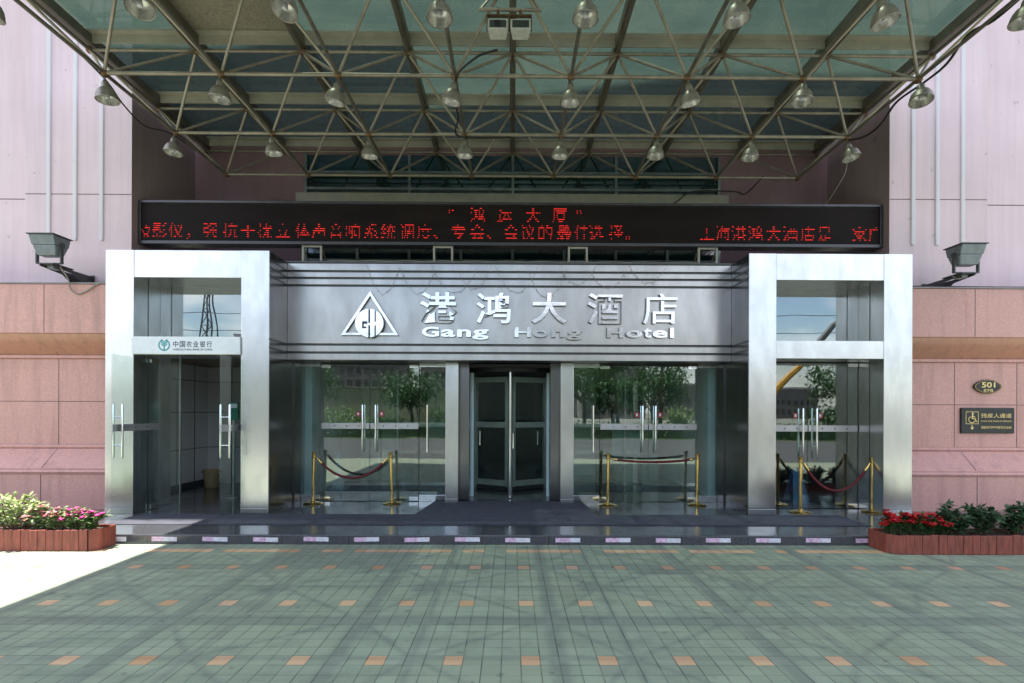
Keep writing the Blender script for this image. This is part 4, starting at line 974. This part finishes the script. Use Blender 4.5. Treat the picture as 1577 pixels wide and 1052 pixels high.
for k, (x, y, h, r_) in enumerate(((-8, -22, 5, 2.4), (6, -24, 7, 3.2), (9.5, -27, 7.5, 3.4), (21, -30, 5.2, 3.2), (30, -28, 6, 3), (-30, -26, 6, 3), (15, -33, 8, 3), (3.2, -29, 8, 3), (8, -21.5, 4.2, 2.3), (11.6, -23, 5, 2.6), (-18, -28, 6.5, 3))): tree(x, y, h, r_, 100 + k, tl[k])
def hedge(x0, x1, y0, y1, h, seed, label):
    rg = random.Random(seed); lf = MB(); t = thing('hedge', ((x0 + x1) / 2, (y0 + y1) / 2, 0), label, 'hedge', 'hedges across the road')
    MB().box(x0 + .15, x1 - .15, y0 + .15, y1 - .15, 0, h - .15).build('core', 'leafd', t)
    for k in range(int((x1 - x0) * 110)): leaf(lf, Vector((rg.uniform(x0, x1), rg.uniform(y0, y1), rg.uniform(.05, h))), Vector((rg.gauss(0, 1), rg.gauss(0, 1), rg.gauss(0, 1))), .2, .06, rg)
    lf.build('foliage', 'leafg', t)
hedge(-34, -3, -16.8, -15.4, 1.05, 1, 'low hedge across the road mirrored in the left doors'); hedge(1, 36, -16.8, -15.4, 1.1, 2, 'low hedge across the road mirrored in the right doors')
gw = thing('garden_wall', (-16, -34, 0), 'beige rendered wall across the road mirrored in the left doors', 'wall')
MB().box(-30, -5, -34.3, -34, 0, 4.2).build('wall_face', 'conc', gw); MB().box(-30.1, -4.9, -34.4, -33.9, 4.2, 4.35).build('coping', 'cap', gw)
bl = [(-40, -95, 30, 14, 16, 'block', 'low dark apartment block far left across the road'), (-12, -110, 22, 12, 14, 'block2', 'pale apartment block behind the garden wall'), (10, -120, 16, 12, 30, 'block', 'tall dark apartment tower right of the revolving door reflection'), (30, -130, 18, 12, 34, 'block2', 'tall pale apartment tower mirrored in the right doors'), (52, -110, 26, 14, 8.5, 'block', 'stepped dark block mirrored in the right portal'), (-75, -120, 24, 14, 20, 'block2', 'pale apartment block at the far left'), (80, -140, 30, 14, 9, 'block', 'pale apartment block at the far right')]
for x, y, w_, d_, h, mt, lb in bl:
    t = thing('apartment_block', (x, y, 0), lb, 'apartment block', 'apartment blocks across the road')
    MB().box(x - w_ / 2, x + w_ / 2, y - d_, y, 0, h).build('wall', mt, t); MB().box(x - w_ / 2 - .3, x + w_ / 2 + .3, y - d_ - .3, y + .3, h, h + .6).box(x - 2, x + 2, y - d_ * .6, y - d_ * .3, h + .6, h + 3).build('roof', 'cap', t)
    wn = MB(); z = 1.2
    while z < h - 2:
        xx = x - w_ / 2 + 1.2
        while xx < x + w_ / 2 - 1.5: wn.box(xx, xx + 1.1, y - .02, y + .05, z, z + 1.5); xx += 1.9
        z += 3.
    tag(wn.build('windows', 'blockwin', t), kind='stuff')
def pylon(x, y, h, b, label):
    t = thing('pylon', (x, y, 0), label, 'pylon', 'power pylons'); f = MB(); n = 9
    for i in range(n):
        z0, z1 = h * i / n, h * (i + 1) / n; w0, w1 = b * (1 - .88 * (i / n) ** .6), b * (1 - .88 * ((i + 1) / n) ** .6)
        for sx in (-1, 1):
            for sy in (-1, 1):
                f.tube((x + sx * w0, y + sy * w0, z0), (x + sx * w1, y + sy * w1, z1), .12, 5)
            f.tube((x + sx * w0, y + w0, z0), (x - sx * w1, y + w1, z1), .07, 5)
        f.tube((x - w1, y + w1, z1), (x + w1, y + w1, z1), .07, 5)
    f.build('lattice', 'pylon', t); a = MB()
    for z in (h * .42, h * .52): a.tube((x - b * 1.6, y, z), (x + b * 1.6, y, z), .14, 6); a.tube((x - b * 1.6, y, z), (x, y, z + 1.2), .09, 5); a.tube((x + b * 1.6, y, z), (x, y, z + 1.2), .09, 5)
    a.build('crossarm', 'pylon', t)
pylon(-46, -60, 22, 2.2, 'tall lattice pylon mirrored in the upper left portal window'); pylon(-52, -90, 17, 2.4, 'second lattice pylon behind the tall one')
wl = ['topmost power line across the sky mirrored in the portal windows', 'second power line below the topmost one', 'third power line from the top', 'lowest power line across the road']
for k, z in enumerate((17, 14.5, 12.2, 9.8)):
    pts = [(-130 + i * 13, -58 - k, z + 2.2 * ((i - 10) / 10) ** 2 - 1) for i in range(21)]; tag(MB().sweep(pts, .05, 5).build('power_line', 'cable'), wl[k], 'power line', 'power lines')
ex = thing('excavator', (17, -18, 0), 'yellow excavator with raised boom mirrored in the right portal', 'excavator')
for sd in (-1, 1): MB().box(14.6, 18.2, -18 + sd * 1.1 - .3, -18 + sd * 1.1 + .3, .05, .95).build('track', 'dark', ex, bevel=.3)
MB().box(15.0, 18.0, -19.1, -16.9, 1.05, 2.2).build('body', 'yellow', ex, bevel=.15); MB().box(16.6, 17.9, -18.0, -16.95, 2.21, 3.4).build('cab', 'glass_up', ex, bevel=.1)
MB().sweep([(17.3, -18.6, 1.7), (18.4, -18.4, 3.2), (20.6, -18.2, 5.4)], [.26, .30, .2], 8).build('boom', 'yellow', ex); MB().sweep([(20.6, -18.2, 5.4), (22.6, -18.2, 7.9), (25.2, -18.2, 9.6)], [.2, .24, .14], 8).build('stick', 'flood_dark', ex)
MB().hexa([(24.9, -18.7, 8.6), (26.0, -18.7, 8.4), (26.0, -17.7, 8.4), (24.9, -17.7, 8.6), (25.0, -18.7, 9.7), (25.7, -18.7, 9.7), (25.7, -17.7, 9.7), (25.0, -17.7, 9.7)]).build('bucket', 'flood_dark', ex)
def bush(x, y, r_, seed, label):
    rg = random.Random(seed); t = thing('bush', (x, y, 0), label, 'bush', 'bushes across the road'); lf = MB(); st = MB()
    for i in range(7):
        e = Vector((x + rg.uniform(-.7, .7) * r_, y + rg.uniform(-.6, .6) * r_, r_ * rg.uniform(.5, 1.1))); st.sweep([(x, y, 0), e], [.05, .02], 5)
        for k in range(150): leaf(lf, e + Vector((rg.gauss(0, 1), rg.gauss(0, 1), rg.gauss(0, .8))) * r_ * .3, Vector((rg.gauss(0, 1), rg.gauss(0, 1), rg.gauss(0, 1))), .24, .08, rg)
    st.build('stem', 'bark', t); lf.build('foliage', 'leafg' if seed % 2 else 'leaff', t)
for k, (x, y, r_, lb) in enumerate(((-12.5, -21, 1.5, 'round dark bush across the road mirrored in the left doors'), (-9.6, -19.5, 1.1, 'small pale bush across the road next to the round dark bush'), (-16.5, -22, 1.8, 'wide pale bush before the garden wall'), (-5.5, -23, 1.6, 'dark bush beside the small spreading tree'), (13.2, -20, 1.5, 'dark bush mirrored in the right main doors'), (24, -21, 1.7, 'bush mirrored behind the barrier ropes of the right portal'))): bush(x, y, r_, 200 + k + (k == 3), lb)
